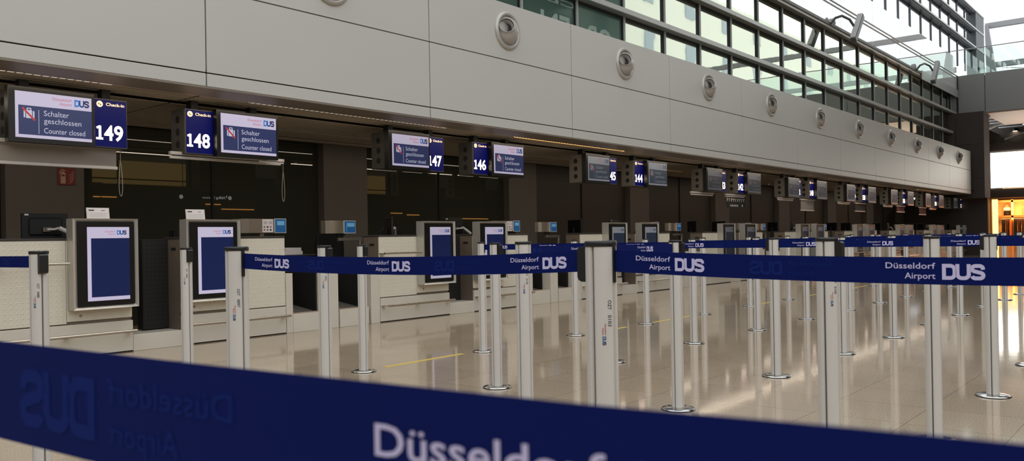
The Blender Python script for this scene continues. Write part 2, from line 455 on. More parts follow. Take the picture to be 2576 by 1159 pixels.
for ri, (z0, z1) in enumerate(rows):
    for i, x in enumerate(xs):
        x1 = min(x+1.5, 39.55)
        wn += 1; m = MB()
        green = x < 12.9 and not (ri == 2)
        m.box(x+.04, x1-.04, 8.235, 8.245, z0+.02, z1-.02, 'pane_green' if green else 'pane')
        m.box(x+.04, x+.05, 8.225, 8.235, z0+.09, z1-.05, 'gasket')
        if green and ri == 0:
            for tx, ax, bx, bs, cp_ in (('CL', 11.62, 10.80, 4.95, .34), ('AS', 10.72, 9.95, 4.95, .34), ('OP', 12.72, 11.95, 4.36, .40), ('EN', 11.42, 10.62, 4.36, .40)):
                if x-.1 < (ax+bx)/2 < x1: put2d(m, text_fit(tx, ax, bx, bs-.02, min(cp_, z1-.06-bs) if bs > 4.9 else cp_, .02), 'pane_letter', planeY(0, 8.233, 0))
        struct(m.build('window_%d' % wn))
# solid building behind the windows
mb = MB(); mb.box(-6.5, 39.6, 8.40, 8.5, 2.72, 6.85, 'opposite_dark'); tn += 1; struct(MB().box(-6.5, 39.6, 8.0, 12, 6.86, 6.93, 'fin_under').build('trim_%d' % tn))
struct(mb.build('wall_upper'))
# white glass screen standing on the window band with its hand rail
k = 0
x = -2.5
while x < 38.5:
    x1 = min(x+3.0, 38.95); wn += 1
    m = MB(); m.box(x+.006, x1-.006, 8.03, 8.045, 6.94, 8.35, 'screen_glass'); struct(m.build('window_%d' % wn)); x += 3.0
tn += 1
struct(MB().tube([(-3, 7.96, 7.53), (38.9, 7.96, 7.53)], .022, 'mullion').build('trim_%d' % tn))
mb = MB(); mb.box(33.2, 38.99, 7.99, 8.02, 6.66, 6.98, 'fin_face')
mb.box(39.0, 39.02, 8.0, 8.05, 5.9, 7.6, 'joint'); tn += 1; struct(mb.build('trim_%d' % tn))
# upper grid of fins and mullions
for z in (9.35, 10.20, 11.05):
    tn += 1; m = MB()
    m.box(10, 44.6, 7.98, 8.02, z+.02, z+.09, 'fin_face'); m.box(10, 44.6, 8.02, 8.30, z-.04, z+.07, 'grid_dark')
    m.box(10, 44.6, 8.24, 8.30, z-.10, z-.04, 'grid_dark')
    struct(m.build('trim_%d' % tn))
x = mx0
while x < 44:
    if x > 12:
        tn += 1; m = MB(); m.box(x-.04, x+.04, 8.19, 8.26, 8.2, 11.05, 'grid_dark'); struct(m.build('trim_%d' % tn))
    x += 1.5
tn += 1; struct(MB().box(38.92, 39.9, 8.07, 8.5, 2.5, 7.45, 'bridge').build('trim_%d' % tn))
tn += 1; struct(MB().box(42.8, 44.6, 8.0, 8.4, 7.7, 11.1, 'grid_dark').build('trim_%d' % tn))

# ------------------------------------------------------------------ bridge at the end, roof beams
BX = 39.05
mb = MB()
for y0, y1 in ((7.02, 8.06), (3.9, 7.00), (.8, 3.88), (-2.3, .78), (-5.4, -2.32), (-8.5, -5.42), (-12, -8.52)):
    mb.bbox(BX, BX+.06, y0, y1, 5.95, 7.585, 'bridge', .004)
mb.box(BX+.05, BX+.3, -12, 8.06, 5.96, 7.5, 'joint'); mb.box(BX+.06, 44, -12, 7.1, 5.90, 6.0, 'bridge_soffit'); mb.box(BX+.06, 44, -12, 8.0, 7.3, 7.4, 'bridge')
mb.box(BX+.02, 40.2, 6.99, 8.0, 5.90, 5.96, 'bridge')
struct(mb.build('wall_bridge'))
wn += 1
mb = MB()
mb.box(BX+.20, BX+.22, -12, 7.9, 7.60, 8.66, 'clear_glass')
struct(mb.build('window_%d' % wn))
tn += 1; mb = MB(); mb.tube([(BX+.15, -12, 8.70), (BX+.15, 9.8, 8.70)], .022, 'mullion'); struct(mb.build('trim_%d' % tn))
wn += 1; mb = MB(); mb.box(BX+.2, 44.0, 7.18, 7.2, 7.60, 8.0, 'clear_glass'); struct(mb.build('window_%d' % wn))
# tapered steel column and roof beams
m = MB(); m.prism([(7.34, 7.4), (6.9, 7.4), (7.25, 10.05), (7.38, 10.05)], 41.3, 41.5, 'beam_steel', axis='x'); tag(m.build('steel_column'), 'tapered grey steel column rising behind the bridge glass into the roof', 'column')
roof = empty('roof_frame', (41.5, 0, 10)); tag(roof, 'pale steel roof beams crossing the bright glass roof beyond the bridge', 'roof frame')
for xx, z0, th in ((41.5, 9.95, .22), (43.5, 8.55, .22)):
    mb = MB(); mb.box(xx-41.5, xx-41.5+.25, -12, 7.4, z0-10, z0-10+th, 'beam_steel'); mb.build('roof_beam', roof)
mb = MB(); mb.tube([(-.4, 6.7, -1.95), (-.4, 3.2, -2.4), (-.4, -2, -2.45)], .012, 'mullion'); mb.build('cable', roof)

# floodlights on the rail
for x0, lb in ((24.25, 'long grey floodlight on curved arm above the windows, nearer one'), (33.15, 'long grey floodlight on curved arm above the windows, by the bridge')):
    f = empty('floodlight', (x0, 7.62, 6.5)); tag(f, lb, 'floodlight', 'floodlights on the window rail')
    Mx = Matrix.Rotation(math.radians(42), 4, 'Y')
    MB().bbox(-.06, .10, -.08, .08, .0, 1.12, 'lamp_body', .01, M=Mx).build('lamp_housing', f)
    MB().bbox(-.10, -.062, -.07, .07, .02, 1.10, 'lamp_edge', .006, M=Mx).build('lamp_lens', f)
    MB().tube([(.34, .06, .44), (.1, .12, .62), (-.3, .2, .66), (-.62, .28, .55), (-.75, .365, .38)], .035, 'lamp_body').build('arm', f)
s = empty('security_camera', (39.9, 7.35, 7.86)); tag(s, 'small dark camera hanging by the bridge glass at the end of the window wall', 'camera')
MB().bbox(-.05, .05, -.06, .06, 0, .13, 'black_plastic', .01).build('camera_body', s); MB().tube([(0, 0, .12), (0, .3, .2)], .012, 'mullion').build('bracket', s)

# outside, seen only in reflections: pale building across the glass roof
mb = MB(); mb.box(50, 125, -21, -18, 0, 22.8, 'cream_building')
for zz in range(4, 22, 4):
    for xx in range(51, 124, 7): mb.box(xx, xx+1.5, -18.05, -17.9, zz, zz+1.8, 'building_glass')
tag(mb.build('building'), 'pale office building outside, mirrored in the upper windows', 'building')

# ------------------------------------------------------------------ ball-jet vents
vp = empty('air_vent', (0, 7.355, 0))
VR = Matrix.Rotation(PI/2, 4, 'X')                       # lathe axis z -> -y
MB().lathe([(.262, 0), (.262, .018), (.235, .040), (.212, .034), (.205, .006)], 'vent', 40, VR).build('ring', vp)
ax = Vector((-.62, -.75, .26)).normalized(); Q = ax.to_track_quat('Z', 'Y').to_matrix().to_4x4()
ball = [(.198*math.sin(t), .198*math.cos(t)) for t in [math.radians(a) for a in (32, 45, 58, 72, 86, 100, 112)]]
MB().lathe([(.085, .08), (.100, .178), (.108, .184)]+[(a, b) for a, b in ball], 'vent', 36, Matrix.Translation((0, .045, 0)) @ Q).build('nozzle', vp)
MB().lathe([(.0, .03), (.088, .03), (.098, .176)], 'vent_inside', 28, Matrix.Translation((0, .045, 0)) @ Q).build('throat', vp)
for k in range(1, 13):
    v = vp if k == 1 else copy_tree(vp)
    v.location = (P0+1.5+3.0*k if k > 0 else 0, 7.355, 3.895)
    tag(v, 'round grey ball vent in the long panel wall, %s from the left' % ('first', 'second', 'third', 'fourth', 'fifth', 'sixth', 'seventh', 'eighth', 'ninth', 'tenth', 'eleventh', 'twelfth')[k-1], 'vent', 'ball vents in the panel wall')

# ------------------------------------------------------------------ lights in the slatted ceiling
def strip(x0, x1, y, m, label, z=2.548, w=.07):
    t = empty('ceiling_light', ((x0+x1)/2, y, z)); L = (x1-x0)/2
    tag(t, label, 'light', 'strip lights in the slatted ceiling')
    MB().box(-L, L, -w/2-.008, -w/2, -.016, .03, 'soffit_edge').box(-L, L, w/2, w/2+.008, -.016, .03, 'soffit_edge').box(-L, L, -w/2, w/2, .02, .03, 'soffit_edge').build('housing', t)
    q = MB().box(-L, L, -w/2, w/2, -.010, .02, m)
    n = int(2*L/.07)
    for i in range(n): q.box(-L+i*.07, -L+i*.07+.008, -w/2, w/2, -.014, -.010, 'soffit_edge')
    q.build('diffuser', t)
kinds = ['strip_mid', 'strip_mid', 'strip_lit', 'strip_dim', 'strip_dim', 'strip_mid', 'strip_dim', 'strip_lit']
signs = ['sign 149', 'signs 148 and 147', 'signs 146 and 145', 'signs 144 and 143', 'signs 142 and 141', 'signs 140 and 139', 'signs 138 and 137', 'signs 136 and 135']
for k in range(8):
    strip(.55+4.45*k, 3.55+4.45*k, 7.83, kinds[k], 'front strip light in the ceiling edge, over %s' % signs[k])
for k in range(8):
    for y, nm in ((9.42, 'middle'), (10.12, 'rear')):
        strip(1.6+4.45*k+(.0 if y < 10 else .3), 4.1+4.45*k+(.0 if y < 10 else .2), y, ('strip_mid', 'strip_mid', 'strip_mid', 'strip_lit', 'strip_lit', 'strip_dim', 'strip_dim', 'strip_dim')[k], '%s row strip light in the ceiling, behind %s' % (nm, signs[k]), w=.035)

# ------------------------------------------------------------------ check-in furniture
P = 4.4
COUNTER_NO = [149-i for i in range(18)]
def studs(mb, x0, x1, z0, z1, y, step=.047):
    nx = int((x1-x0-.03)/step); nz = int((z1-z0-.03)/step)
    ox = (x1-x0-nx*step)/2; oz = (z1-z0-nz*step)/2
    V = []; F = []
    for i in range(nx+1):
        for j in range(nz+1):
            cx, cz = x0+ox+i*step, z0+oz+j*step; o = len(V); rr = .0075
            V += [(cx-rr, y, cz), (cx, y, cz-rr), (cx+rr, y, cz), (cx, y, cz+rr), (cx, y-.005, cz)]
            F += [(o, o+1, o+4), (o+1, o+2, o+4), (o+2, o+3, o+4), (o+3, o, o+4)]
    mb.add(V, F, 'stud', smooth=True)

YC = 8.04
def make_counter(name, x0, x1, xk0, xk1, up_rail):
    """x0..x1 body, xk0..xk1 the part under the portrait screen"""
    t = empty(name, (0, 0, 0))
    b = MB(); b.box(x0+.005, x1-.005, YC+.02, YC+.30, .02, 1.085, 'steel_side')
    b.box(x0+.002, x0+.0051, YC+.10, YC+.19, .97, 1.0, 'gap_black'); b.build('body', t)
    MB().bbox(x0, x1, YC-.005, YC+.32, 1.085, 1.108, 'counter_top', .003).build('worktop', t)
    MB().bbox(x0+.02, x1-.02, YC+.30, YC+.85, .70, .73, 'counter_top', .003).box(x0+.03, x0+.06, YC+.30, YC+.82, 0, .70, 'steel_side').box(x1-.06, x1-.03, YC+.30, YC+.82, 0, .70, 'steel_side').build('desk', t)
    p0, p1 = (x0, xk0-.01) if up_rail else (xk1+.01, x1)
    f = MB(); f.bbox(p0+.004, p1, YC, YC+.02, .318, 1.084, 'steel_panel', .002); studs(f, p0, p1, .318, 1.084, YC); f.build('front_panel', t)
    f = MB(); q0, q1 = (p1+.004, x1-.004) if up_rail else (x0+.004, p0)
    f.bbox(q0, q1, YC, YC+.02, .335, 1.084, 'steel_panel', .002); studs(f, q0, q1, .335, .43, YC); f.disc((q0+q1)/2-.18, .385, .012, YC-.002, 'chrome'); f.build('front_panel', t)
    MB().bbox(x0+.003, x1-.003, YC-.012, YC+.02, .012, .306, 'steel_kick', .002).build('kick_panel', t)
    MB().box(x0, x1, YC+.0, YC+.05, 0, .012, 'gap_black').build('plinth', t)
    rl = MB(); ra, rb = x0+.03, x1-.02
    rl.tube([(ra, YC-.13, .212), (rb, YC-.13, .212)], .016, 'steel_rail', 12)
    for xx in (x0+.04, (x0+x1)/2, x1-.05): rl.prism([(xx-.03, YC), (xx+.03, YC), (xx+.012, YC-.13), (xx-.012, YC-.13)], .203, .216, 'steel_rail')
    rl.build('lower_rail', t)
    if up_rail:
        rl = MB(); rl.tube([(x0-.02, YC-.13, .875), (xk0-.03, YC-.13, .875)], .014, 'steel_rail', 12)
        rl.prism([(x0, YC), (x0+.08, YC), (x0+.05, YC-.13), (x0-.02, YC-.13)], .866, .878, 'steel_rail'); rl.build('upper_rail', t)
    return t
A = make_counter('check_in_counter', 2.55, 3.80, 3.20, 3.80, True)
B = make_counter('check_in_counter', 4.30, 5.55, 4.30, 4.93, False)

def make_kiosk(x0, x1, lvl):
    """portrait screen in a bevelled steel frame"""
    t = empty('portrait_display', (0, 0, 0)); z0, z1 = .445, 1.285; yf = 7.90; yb = YC
    f = MB(); bx, bz = .045, .03
    O = [(x0, z0), (x1, z0), (x1, z1), (x0, z1)]; I = [(x0+bx, z0+bz), (x1-bx*.7, z0+bz), (x1-bx*.7, z1-bz), (x0+bx, z1-bz)]
    v = [(a, yb, b) for a, b in O]+[(a, yf, b) for a, b in O]+[(a, yf+.03, b) for a, b in I]+[(a, yb, b) for a, b in I]
    fc = []
    for i in range(4):
        j = (i+1) % 4; fc += [(i, j, 4+j, 4+i), (4+i, 4+j, 8+j, 8+i), (8+i, 8+j, 12+j, 12+i)]
    f.add(v, fc, 'kiosk_frame'); f.box(x0+.02, x1-.02, yb-.03, yb+.01, z0+.02, z1+.0, 'steel_side'); f.build('frame', t)
    xi0, xi1, zi0, zi1 = x0+bx, x1-bx*.7, z0+bz, z1-bz
    MB().box(xi0, xi1, yf+.015, yf+.06, zi0, zi1, 'bezel').build('bezel', t)
    s = MB(); y = yf+.0135; w = 'scr_white%d' % lvl
    sx0, sx1, sz0, sz1 = xi0+.085, xi1-.048, zi0+.045, zi1-.048
    s.rect(sx0, sx1, sz0, sz1, y, w); s.rect(sx0+.035, sx1, sz0+.035, sz1-.105, y-.0006, 'scr_blue%d' % lvl)
    M = planeY(0, y-.0008, 0)
    for i_, (L, c) in enumerate(zip(dus(sx1-.118, sz1-.072, .040, .092), ('lb', 'db', 'nb'))): put2d(s, L, 'scr_%s%d' % (c, lvl), planeY(0, y-.0008-.0002*i_, 0))
    put2d(s, text_w('Düsseldorf', sx1-.132, sz1-.050, .0145, True, .015), 'scr_pink%d' % lvl, M)
    put2d(s, text_w('Airport', sx1-.132, sz1-.073, .0145, True, .015), 'scr_pink%d' % lvl, M)
    s.build('screen', t)
    return t
KA = [make_kiosk(3.20, 3.80, i) for i in range(4)]
KB = [make_kiosk(4.295, 4.905, i) for i in range(4)]

def make_gate():
    t = empty('passage_gate', (0, 0, 0)); ya, yb = 8.30, 8.42
    g = MB(); g.bbox(4.03, 4.335, ya, yb, .17, 1.09, 'gap_black', .004)
    V = []; F = []
    for i in range(7):
        for j in range(19):
            cx, cz = 4.06+i*.04, .24+j*.045; o = len(V); V += [(cx-.004, ya-.001, cz-.004), (cx+.004, ya-.001, cz-.004), (cx+.004, ya-.001, cz+.004), (cx-.004, ya-.001, cz+.004)]; F.append((o, o+1, o+2, o+3))
    g.add(V, F, 'counter_top'); g.build('panel', t)
    MB().bbox(4.338, 4.375, ya, yb, .17, 1.10, 'steel_rail', .003).build('edge_strip', t)
    MB().bbox(4.38, 4.41, ya, yb, .16, 1.19, 'black_plastic', .004).build('post', t)
    MB().bbox(3.80, 4.30, YC-.012, YC+.42, 0, .160, 'steel_kick', .003).build('threshold', t)
    MB().box(3.815, 3.845, YC+.05, YC+.2, .76, .83, 'steel_rail').box(3.805, 3.83, YC+.05, YC+.15, .70, .90, 'counter_top').build('latch', t)
    return t
G = make_gate()

def make_conveyor(x0, x1, pl, pr):
    """weighing belt between low pillars; x0..x1 opening, pl/pr pillar spans (x0,x1,top)"""
    t = empty('baggage_conveyor', (0, 0, 0))
    s = MB(); s.bbox(x0, x1, YC-.012, YC+.10, 0, .215, 'steel_kick', .003); s.build('front_sill', t)
    MB().add([(x0, YC+.10, .216), (x1, YC+.10, .216), (x1, YC-.012, .2155), (x0, YC-.012, .2155)], [(0, 1, 2, 3)], 'sill').build('sill_plate', t)
    for a, b, top in (pl, pr):
        if b > a: MB().bbox(a, b, YC-.012, YC+.16, 0, top, 'steel_kick', .003).build('pillar', t)
    b = MB(); n = 18; y0, y1 = YC+.10, 9.12
    for i in range(n):
        ya = y0+(y1-y0)*i/n; yb = y0+(y1-y0)*(i+1)/n
        z = lambda yy: .19+.12*min(1, (yy-y0)/.9)
        zc = z((ya+yb)/2)+.012
        b.add([(x0, ya, z(ya)), (x1, ya, z(ya)), (x1, (ya+yb)/2, zc), (x0, (ya+yb)/2, zc), (x1, yb, z(yb)), (x0, yb, z(yb))], [(0, 1, 2, 3), (3, 2, 4, 5)], 'rubber_belt')
    b.box(x0, x1, y0+.02, y1, .02, .18, 'gap_black'); b.build('belt', t)
    s = MB()
    for xx in (x0-.02, x1): s.box(xx, xx+.02, YC+.16, 9.12, .0, .66, 'gap_black')
    s.box(x0, x1, 8.9, 8.93, .50, .70, 'gap_black'); s.build('side_walls', t)
    return t
C1 = make_conveyor(5.645, 6.08, (5.555, 5.642, .68), (6.10, 6.29, .72))
C2 = make_conveyor(6.31, 6.76, (0, 0, 0), (6.80, 6.945, .70))

def make_monitor(rz, arm=True):
    t = empty('desk_monitor', (0, 0, 0), rz)
    f = MB(); f.bbox(-.21, .21, -.012, .02, 0, .245, 'monitor_back', .006); f.bbox(-.15, .15, -.03, -.01, .03, .20, 'monitor_back', .012); f.build('back_cover', t)
    MB().rect(-.20, .20, .015, .235, .0215, 'bezel').build('screen', t)
    MB().box(-.185, -.150, -.014, -.0125, .222, .238, 'paper').build('sticker', t)
    MB().bbox(-.035, .04, -.06, -.03, .06, .11, 'steel_rail', .006).build('mount', t)
    MB().tube([(0, .03, .1), (0, .03, -.38)], .015, 'black_plastic').lathe([(0, -.365), (.09, -.37), (.09, -.381), (0, -.382)], 'black_plastic', 20, Matrix.Translation((0, .03, 0))).build('stand', t)
    MB().tube([(.0, -.06, .085), (.06, -.09, .088), (.09, -.10, .10)], .012, 'plastic_white').tube([(.09, -.10, .10), (.16, -.12, .06), (.235, -.14, .01)], .022, 'plastic_white').build('arm', t)
    return t

def make_scale(kind):
    """customer weight read-out: bent steel housing with a blue screen on an arm"""
    t = empty('weight_display', (0, 0, 0))
    h = MB(); n = 10; w = .47; z1 = .165
    if kind == 0:
        pts = [(0, .10), (.02, .04)]+[(.06+.22*k/6, .0-.02*math.sin(PI*k/6)) for k in range(7)]+[(.30, 0), (.47, .0), (.47, .12), (0, .12)]
        h.prism(pts, 0, z1, 'steel_rail'); h.build('housing', t)
        s = MB(); s.rect(.285, .465, .008, .158, -.012, 'display_blue'); s.box(.28, .47, -.011, .0, 0, z1, 'plastic_white')
        s.rect(.33, .45, .085, .135, -.0125, 'display_pale'); s.rect(.315, .322, .02, .145, -.0125, 'display_pale'); s.build('screen', t)
        MB().tube([(.24, .05, 0), (.24, .05, -.055)], .012, 'black_plastic').tube([(.20, .05, -.02), (.34, .05, -.02)], .008, 'black_plastic').build('bracket', t)
        MB().bbox(.22, .60, .02, .07, -.10, -.055, 'steel_rail', .006).tube([(.585, .045, -.07), (.585, .045, -.42)], .026, 'steel_rail', 14).build('stand', t)
    else:
        w = .62
        pts = [(0, .14), (.0, .05)]+[(.14-.14*math.cos(math.radians(a)), .05-.09*math.sin(math.radians(a))) for a in (20, 40, 60, 80)]+[(.30, -.045), (.60, -.045), (.60, .14)]
        h.prism(pts, 0, z1, 'box_taupe'); h.build('housing', t)
        s = MB(); s.box(.445, .605, -.056, -.046, -.002, z1+.004, 'plastic_white'); s.rect(.452, .600, .004, z1-.002, -.0565, 'display_blue'); s.rect(.48, .58, .09, .14, -.057, 'display_pale'); s.build('screen', t)
        p = MB(); p.rect(.285, .43, .008, .160, -.047, 'paper')
        for i in range(3):
            for j in range(2): p.rect(.30+i*.042, .325+i*.042, .025+j*.035, .045+j*.035, -.0475, ('print_red', 'paper_grey', 'print_dark')[(i+j) % 3])
        for j in range(3): p.rect(.30, .35, .105+j*.013, .110+j*.013, -.0475, 'paper_grey'); p.rect(.37, .42, .105+j*.013, .110+j*.013, -.0475, 'paper_grey')
        p.build('notice', t)
        MB().bbox(.30, .36, .03, .08, -.09, 0, 'steel_rail', .004).build('stand', t)
    return t

def make_chair():
    t = empty('office_chair', (0, 0, 0))
    v = []; f = []; NX, NZ = 6, 8
    for s_ in (0, 1):
        for j in range(NZ+1):
            z = .52+.72*j/NZ; wd = .19+.035*math.sin(PI*j/NZ)-(.05 if j == NZ else 0)
            for i in range(NX+1):
                a = -1+2*i/NX; v.append((a*wd, .05*(1-a*a)+.04*math.sin(PI*j/NZ)+(.06 if s_ else 0), z))
    K = (NX+1)*(NZ+1)
    for j in range(NZ):
        for i in range(NX):
            a = j*(NX+1)+i; f += [(a, a+1, a+NX+2, a+NX+1), (K+a, K+a+NX+1, K+a+NX+2, K+a+1)]
    for j in range(NZ):
        a = j*(NX+1); f.append((a, a+NX+1, K+a+NX+1, K+a)); a += NX; f.append((a, K+a, K+a+NX+1, a+NX+1))
    for i in range(NX):
        a = NZ*(NX+1)+i; f.append((a, a+1, K+a+1, K+a))
    MB().add(v, f, 'chair_black', True).build('backrest', t)
    MB().bbox(-.23, .23, -.42, .04, .43, .50, 'chair_black', .02).build('seat', t)
    MB().tube([(0, -.19, .43), (0, -.19, .10)], .03, 'black_plastic').build('gas_lift', t)
    q = MB()
    for i in range(5):
        a = 2*PI*i/5; q.tube([(0, -.19, .11), (.27*math.cos(a), -.19+.27*math.sin(a), .065)], .02, 'black_plastic'); q.lathe([(0, -.03), (.03, -.03), (.03, .03), (0, .03)], 'black_plastic', 10, Matrix.Translation((.27*math.cos(a), -.19+.27*math.sin(a), .032)) @ Matrix.Rotation(PI/2, 4, 'X'))
    q.build('base', t)
    return t

def used_copy(proto, used=set()):
    if proto.name in used: return copy_tree(proto)
    used.add(proto.name); return proto

MON = make_monitor(0); S0 = make_scale(0); S1 = make_scale(1); CH = make_chair()
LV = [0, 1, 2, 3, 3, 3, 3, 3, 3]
for k in range(9):
    na, nb = 149-2*k, 148-2*k
    o = used_copy(A); o.location.x = P*k
    tag(o, 'steel check-in counter under sign %d, left of its portrait screen' % na, 'counter', 'check-in counters')
    o = used_copy(B); o.location.x = P*k
    tag(o, 'steel check-in counter under sign %d, right of its portrait screen' % nb, 'counter', 'check-in counters')
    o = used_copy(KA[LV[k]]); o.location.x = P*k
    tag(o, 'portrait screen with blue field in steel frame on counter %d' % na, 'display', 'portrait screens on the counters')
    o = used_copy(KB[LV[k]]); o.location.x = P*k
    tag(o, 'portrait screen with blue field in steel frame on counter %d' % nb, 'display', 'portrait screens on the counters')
    o = used_copy(G); o.location.x = P*k
    tag(o, 'dark dotted gate in the passage between counters %d and %d' % (na, nb), 'gate', 'gates between the counters')
    if k < 8:
        o = used_copy(C1); o.location.x = P*k
        tag(o, 'baggage belt with steel sill right of counter %d' % nb, 'conveyor', 'baggage belts')
        o = used_copy(C2); o.location.x = P*k
        tag(o, 'baggage belt with steel sill left of counter %d' % (nb-1), 'conveyor', 'baggage belts')
        o = used_copy(S1); o.location = (5.25+P*k, 8.50, 1.150)
        tag(o, 'taupe weight display with paper notice and blue screen above counter %d' % nb, 'scale display', 'weight displays by the counters')
        o = used_copy(S0); o.location = (6.56+P*k, 8.60, 1.140)
        tag(o, 'steel weight display with blue screen on an arm left of counter %d' % (nb-1), 'scale display', 'weight displays by the counters')
    o = used_copy(MON); a = (0, 62, 70, 55, 60, 65, 58, 70, 62)[k]
    o.location = (3.25+P*k+(.02 if k else 0), 8.66, 1.112); o.rotation_euler = (0, 0, math.radians(a))
    tag(o, 'black desk monitor seen from behind on counter %d' % na, 'monitor', 'monitors on the counters')
    if k > 0:
        o = used_copy(MON); o.location = (4.55+P*k, 8.66, 1.112); o.rotation_euler = (0, 0, math.radians((0, 5, 10, 70, 20, 60, 10, 50, 30)[k]))
        tag(o, 'black desk monitor behind the portrait screen of counter %d' % nb, 'monitor', 'monitors on the counters')

for x, lb in ((7.42, 'black office chair behind the belt left of counter 147'), (11.3, 'black office chair behind the belt left of counter 145'), (15.9, 'black office chair behind the belt left of counter 143'), (8.3, 'black office chair behind the portrait screens of counters 147 and 146')):
    o = used_copy(CH); o.location = (x, 9.6 if x != 8.3 else 9.3, 0); o.rotation_euler = (0, 0, random.uniform(-.3, .3)); tag(o, lb, 'chair', 'office chairs behind the desks')

# back cabinets with papers
t = empty('filing_cabinet', (6.50, 9.2, 0)); tag(t, 'pale cabinet behind the belt right of counter 148', 'cabinet')
MB().bbox(-.22, .2, 0, .5, 0, .84, 'steel_side', .004).build('body', t)
MB().bbox(-.2, .18, -.015, 0, .05, .80, 'steel_panel', .003).build('door', t)
o = MB().bbox(-.26, .32, -.05, .45, 0, .03, 'black_plastic', .01).build('tray', loc=(6.5, 9.2, .842)); tag(o, 'flat black tray on the cabinet behind counter 148', 'tray')
for i in range(2):
    m = MB(); m.box(-.15+.01*i, .13-.02*i, 0, .3, .0, .045, 'paper'); o = m.build('paper_stack', loc=(6.5, 9.2, .873+.046*i)); tag(o, ('lower' if i == 0 else 'upper')+' stack of papers in the black tray behind counter 148', 'papers', 'papers in the tray')

# notice stands on the first two portrait screens
for x, n in ((3.462, 149), (4.44, 148)):
    t = empty('notice_holder', (x, 7.975, 1.286)); tag(t, 'white notice in an acrylic stand on top of the portrait screen of counter %d' % n, 'notice', 'notices on the portrait screens')
    tilt = Matrix.Rotation(math.radians(-8), 4, 'X')
    MB().box(-.105, .105, 0, .004, 0, .105, 'plastic_white', M=tilt).box(-.105, .105, 0, .05, 0, .003, 'plastic_white').build('stand', t)
    p = MB(); p.rect(-.095, .095, .004, .098, -.001, 'paper', M=tilt); p.rect(-.085, -.035, .074, .086, -.0016, 'print_dark', M=tilt); p.rect(.03, .065, .077, .082, -.0016, 'print_dark', M=tilt)
    for j in range(4): p.rect(-.085, .08, .052-.012*j, .0535-.012*j, -.0016, 'paper_grey', M=tilt)
    p.build('notice', t)

# fire extinguisher sign
t = empty('fire_extinguisher_sign', (4.157, 10.41, 1.865)); tag(t, 'red fire extinguisher sign on the brown pier behind counter 149', 'sign')
m = MB(); m.box(-.1, .1, 0, .006, -.1, .1, 'sign_red')
m.rect(-.068, -.012, -.085, .045, -.001, 'sign_cream'); m.rect(-.052, -.03, .045, .06, -.001, 'sign_cream'); m.rect(-.06, -.02, .0, .022, -.002, 'sign_red')
m.add([(-.09, -.001, .03), (-.08, -.001, .035), (-.05, -.001, .075), (-.01, -.001, .06), (-.012, -.001, .07), (-.045, -.001, .088), (-.07, -.001, .07)], [(0, 1, 2, 6), (2, 3, 4, 5), (2, 5, 6)], 'sign_cream')
for j in range(4):
    m.add([(.02, -.001, -.085+j*.03), (.05, -.001, -.07+j*.03), (.075, -.001, -.04+j*.03), (.085, -.001, -.015+j*.03), (.06, -.001, -.05+j*.03)], [(0, 1, 2, 3, 4)], 'sign_cream')
m.build('sign_plate', t)

# ------------------------------------------------------------------ hanging signs
def screen_content(s, x0, x1, z0, z1, y, lvl):
    W, Hh = x1-x0, z1-z0; L = lambda n: 'scr_%s%d' % (n, lvl)
    s.rect(x0, x1, z0, z1, y, L('white'))
    nx0, nz0, nz1 = x0+.04*W, z0+.068*Hh, z0+.70*Hh
    s.rect(nx0, x1, nz0, nz1, y-.0006, L('navy'))
    M = planeY(0, y-.0012, 0); X = lambda a: x0+a*W; Z = lambda b: z0+b*Hh
    for i_, (Lt, c) in enumerate(zip(dus(X(.765), Z(.775), .155*Hh, .20*W), ('lb', 'db', 'nb'))): put2d(s, Lt, L(c), planeY(0, y-.0012-.0002*i_, 0))
    put2d(s, text_fit('Düsseldorf', X(.475), X(.728), Z(.868), .062*Hh, .012), L('pink'), M)
    put2d(s, text_fit('Airport', X(.565), X(.728), Z(.775), .062*Hh, .012), L('pink'), M)
    put2d(s, text_fit('Schalter', X(.36), X(.69), Z(.505), .115*Hh, .0), L('text'), M)
    put2d(s, text_fit('geschlossen', X(.36), X(.855), Z(.34), .115*Hh, .0), L('text'), M)
    put2d(s, text_fit('Counter closed', X(.36), X(.905), Z(.125), .115*Hh, .0), L('text'), M)
    s.rect(X(.292), X(.298), Z(.10), Z(.62), y-.0012, L('text'))
    # suitcase crossed out
    s.rect(X(.105), X(.125), Z(.435), Z(.585), y-.0012, L('text')); s.rect(X(.135), X(.21), Z(.425), Z(.60), y-.0012, L('text')); s.rect(X(.22), X(.24), Z(.435), Z(.585), y-.0012, L('text'))
    v, f = stroke([(X(.150), Z(.60)), (X(.150), Z(.64)), (X(.195), Z(.64)), (X(.195), Z(.60))], .012*W); put2d(s, (v, f), L('text'), M)
    v, f = stroke([(X(.09), Z(.645)), (X(.245), Z(.385))], .026*W); put2d(s, (v, f), L('red'), planeY(0, y-.0018, 0))

